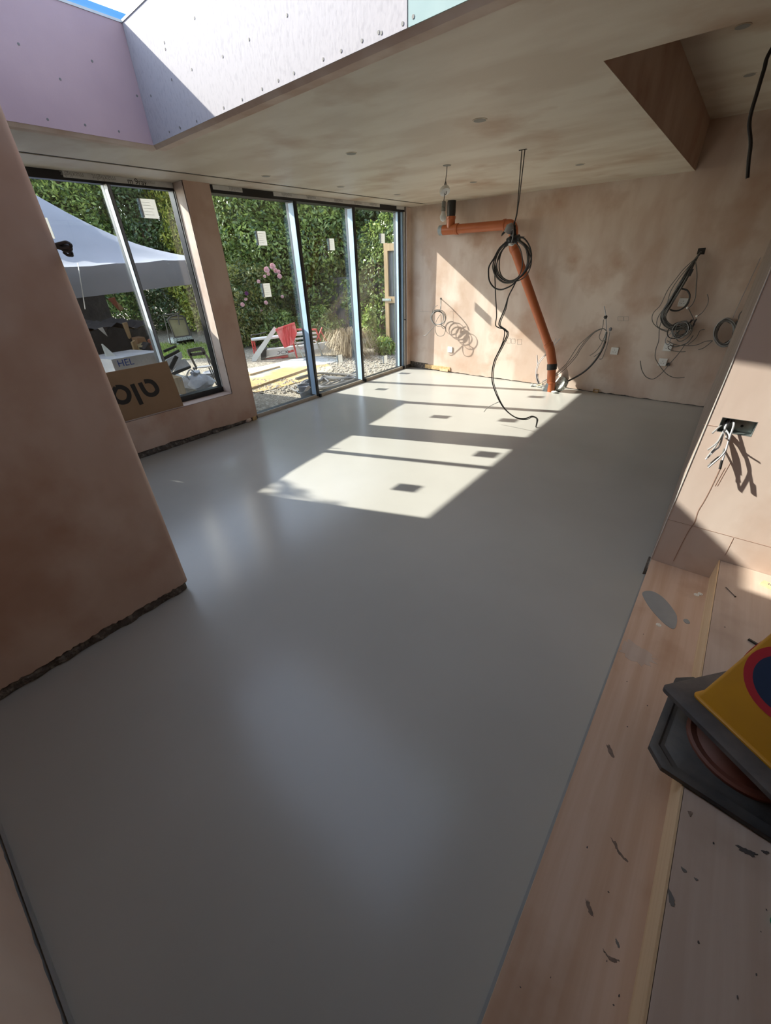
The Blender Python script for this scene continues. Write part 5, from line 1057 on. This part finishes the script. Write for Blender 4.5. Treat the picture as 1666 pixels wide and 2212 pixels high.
tag(MB().prism([Wc(222, 743, -5.5), Wc(257, 775, -5.3), Wc(240, 790, -5.25), Wc(232, 770, -5.4)], (-.02, -.01, 0)).build('white_board', 'dust'), 'white triangular board leaning behind the near wall edge', 'board')
# cardboard junk heap
for pts_, x, m_, lb, cat in (([(300, 770), (322, 760), (336, 775), (330, 790), (300, 790)], -5.45, 'card', 'crumpled brown cardboard beside the white box', 'cardboard'), ([(306, 748), (316, 742), (318, 758), (308, 768)], -5.6, 'buff', 'pale round-topped sack behind the crumpled cardboard', 'sack'), ([(296, 731), (312, 728), (319, 742), (300, 748)], -5.75, 'card', 'brown paper parcel on the heap under the canopy', 'parcel'), ([(313, 754), (322, 740), (326, 743), (317, 760)], -5.5, 'tarp', 'black angled tool handle on the heap', 'tool')):
    slab('junk_piece', pts_, x, .16, m_, lb, cat).name = {'cardboard': 'cardboard_scrap', 'sack': 'sack', 'parcel': 'paper_parcel', 'tool': 'tool_handle'}[cat]
# white box HEL
bx = thing('white_carton', Wc(265, 790, -5.2), 'white carton with blue capital letters under the canopy', 'carton')
ftl, ftr = Wc(240, 777, -5.15), Wc(318, 790, -5.15)
bt_ = ftl.z
c_ = [Vector((-5.15, ftl.y, bt_-.3)), Vector((-5.15, ftl.y+.56, bt_-.3)), Vector((-5.62, ftl.y+.40, bt_-.3)), Vector((-5.62, ftl.y-.12, bt_-.3))]
cb_ = MB().hexa(c_+[p+V(0, 0, .3) for p in c_]).build('carton_body', 'wraps', bx)
text('HEL', 'lettering', Vector((-5.148, ftl.y+.13, bt_-.055)), (0, 1, 0), (0, 0, 1), .10, 'inkblue', cb_)
tag(MB().box(-5.75, -5.05, ftl.y-.3, ftl.y+.65, GZ, bt_-.302).build('pallet_stack', 'oldpine'), 'low stack of timber carrying the white carton', 'stack')
# wrapped bundle outside the left window
bun = thing('wrapped_bundle', Wc(420, 830, -5.3)*1.0, 'heap of window units in white plastic wrap with dark edge strips outside the left window', 'bundle')
ORG[bun.name] = Vector(bun.location)
def xz(px, py, x): return Wc(px, py, x)
mb = MB(); gp = []
NX, NY = 16, 14
for i in range(NX+1):
    for j in range(NY+1):
        a, b = i/NX, j/NY; y = 1.85+1.05*a+.35*b; x = -4.84-1.3*b
        z = .33+.50*b-.36*b*b-.36*a*a+.035*math.sin(7*a+5*b)*math.sin(6*b+2)+random.uniform(-.02, .02)
        if i in (0, NX) or j in (0, NY): z = GZ
        gp.append(V(x, y, z))
mb.add(gp, [(i*(NY+1)+j, (i+1)*(NY+1)+j, (i+1)*(NY+1)+j+1, i*(NY+1)+j+1) for i in range(NX) for j in range(NY)]).build('plastic_wrap', 'wraps', bun, smooth=True)
for pts_, x in (([(372, 806), (412, 790), (413, 795), (374, 812)], -5.5), ([(366, 795), (380, 768), (386, 772), (372, 800)], -5.4), ([(354, 772), (387, 755), (389, 760), (358, 778)], -5.7), ([(354, 757), (380, 746), (383, 750), (356, 762)], -5.9)):
    MB().prism([xz(a, b, x) for a, b in pts_], (-.03, 0, 0)).build('edge_strip', 'blackplastic', bun)
for pts_, x in (([(358, 778), (392, 760), (395, 772), (372, 805), (368, 800)], -5.6), ([(388, 778), (400, 775), (412, 790), (376, 805)], -5.7)):
    MB().prism([xz(a, b, x) for a, b in pts_], (-.02, 0, 0)).build('wrapped_panel', 'wraps', bun)
qa, qb = xz(392, 832, -5.0), xz(408, 818, -5.05)
text('maxlight', 'lettering', (qa+qb)/2+V(.02, 0, .06), qb-qa, V(.5, 0, 1), .06, 'ink', bun)
# crumpled white bag on top of the bundle
bc = Wc(427, 822, -5.12); t = thing('plastic_bag', bc-V(0, 0, .08), 'crumpled white plastic bag on the wrapped bundle close to the left window', 'bag')
mb = MB(); RR = []
for k, (z, r_) in enumerate(((-.09, .15), (-.05, .19), (.0, .17), (.05, .11), (.08, .05), (.11, .06))):
    RR.append([bc+V(r_*.8*math.cos(a_)*random.uniform(.75, 1.2), r_*1.15*math.sin(a_)*random.uniform(.75, 1.2), z+random.uniform(-.02, .02)) for a_ in np.linspace(0, 2*math.pi, 15)[:-1]])
mb.rings(RR); mb.build('bag_body', 'wraps', t, smooth=True)
MB().tube([bc+V(.02, -.02, .10), bc+V(.03, -.07, .15), bc+V(.03, -.13, .10), bc+V(.04, -.12, .04)], .008, 6).build('handle', 'wraps', t, smooth=True)
# folding chair
t = thing('folding_chair', G(465, 825), 'dark folding chair outside the right side of the left window', 'chair')
cy0 = 1; fx = -7.1
Kc = lambda x, y, off=0: P(330+x/8.506, 620+y/8.506, 0, fx+off)
bkp = [Kc(640, 1165), Kc(680, 1140), Kc(870, 1110), Kc(920, 1140), Kc(960, 1225), Kc(910, 1230), Kc(690, 1265)]
sl_ = [Kc(680, 1190), Kc(875, 1150), Kc(895, 1180), Kc(690, 1222)]
mb = MB()
tp_ = [Kc(640, 1165), Kc(690, 1135), Kc(870, 1110), Kc(920, 1140), Kc(960, 1225)]
mb.bar(Kc(640, 1175), Kc(900, 1125), .03, .055); mb.bar(Kc(680, 1245), Kc(950, 1215), .03, .05); mb.bar(Kc(655, 1165), Kc(690, 1260), .03, .05); mb.bar(Kc(900, 1125), Kc(950, 1225), .03, .06); mb.build('backrest', 'blackplastic', t)
for a, b in (((660, 1200), (810, 1500)), ((940, 1200), (1110, 1440)), ((810, 1500), (740, 1490))): MB().bar(Kc(*a), Kc(*b, -.05), .022, .03).build('back_frame', 'blackplastic', t)
st = Kc(760, 1490); mb = MB(); mb.hexa([Kc(745, 1500, 0), Kc(1000, 1480, 0), Kc(1120, 1440, -.4), Kc(900, 1460, -.4), Kc(745, 1485, 0), Kc(1000, 1465, 0), Kc(1120, 1425, -.4), Kc(900, 1445, -.4)]); mb.build('seat', 'grey', t)
for a, o_ in (((750, 1490), 0), ((1030, 1475), -.05), ((1010, 1330), -.35), ((1100, 1430), -.4)):
    p = Kc(*a, o_); MB().tube([p, Vector((p.x+.08, p.y+.02, GZ))], .012, 6, smooth=0).build('leg', 'blackplastic', t)
# stacked grey lids by the chair
q = G(459, 812); t = thing('bucket_lids', q, 'stack of grey bucket lids on the ground right of the folding chair', 'lid')
for k in range(3): MB().lathe(q+V(0, 0, .03*k), (0, 0, 1), [(.14, 0), (.16, .006), (.16, .022), (.13, .026), (.12, .018), (.02, .018)], 20).build('lid', 'grey', t, smooth=True)
# buff panel in iron frame
px_ = -12.2; Kp = lambda x, y, o_=0: P(330+x/8.506, 620+y/8.506, 0, px_+o_)
t = thing('garden_screen', Kp(520, 980), 'buff arched panel in a rusty iron frame standing by the far hedge', 'panel')
pts_ = [Kp(270, 600), Kp(320, 545), Kp(430, 520), Kp(540, 530), Kp(590, 570), Kp(680, 890), Kp(400, 930)]; cz_ = sum(pts_, Vector())/len(pts_)
MB().prism(pts_, (-.03, 0, 0)).build('panel_face', 'buff', t)
for i in range(len(pts_)): MB().tube([pts_[i]+V(.015, 0, 0), pts_[(i+1) % len(pts_)]+V(.015, 0, 0)], .02, 6, smooth=0).build('frame_bar', 'iron', t)
for a, b in (((180, 520), (500, 480)), ((210, 560), (340, 1060)), ((260, 760), (330, 1050)), ((370, 945), (720, 890)), ((380, 960), (720, 910)), ((280, 590), (560, 590)), ((570, 560), (720, 890)), ((330, 1050), (450, 1050)), ((460, 490), (490, 700))): MB().tube([Kp(*a, .1), Kp(*b, .1)], .016, 6, smooth=0).build('frame_bar', 'iron', t)
for k, (a, b, w_) in enumerate(((420, 960, 260), (470, 1010, 230), (500, 1050, 190))):
    MB().obox((Kp(a+90, b).x, Kp(a+90, b).y, max(Kp(a+90, b).z, GZ+.05)), (.15, 0, 0), (0, w_/8.5/858*13/1.5*.5+.12, 0), (0, 0, .06)).build('stone_step', 'concrete', t)
# branch of a tree outside the frame that throws leaf shadow into the room
tb = Vector((-9.4, -2.2, GZ))
def shade(tx, ty, t_=6.5): return (tx-t_-tb.x, ty-.375*t_-tb.y, .68*t_-GZ)
shrub('background_tree', (tb.x, tb.y), [(shade(-2.72, 1.86), (.22, .13, .08)), (shade(-2.36, 1.84), (.24, .10, .07)), (shade(-1.98, 1.90), (.14, .05, .05)), (shade(-2.5, 1.5), (.35, .2, .15)), ((-.2, -.3, 4.4), (.9, .6, .7))], 700, .055, 'leaf_mid', 'slender tree left of the canopy, outside the frame, shading the floor with leaves', 'tree')
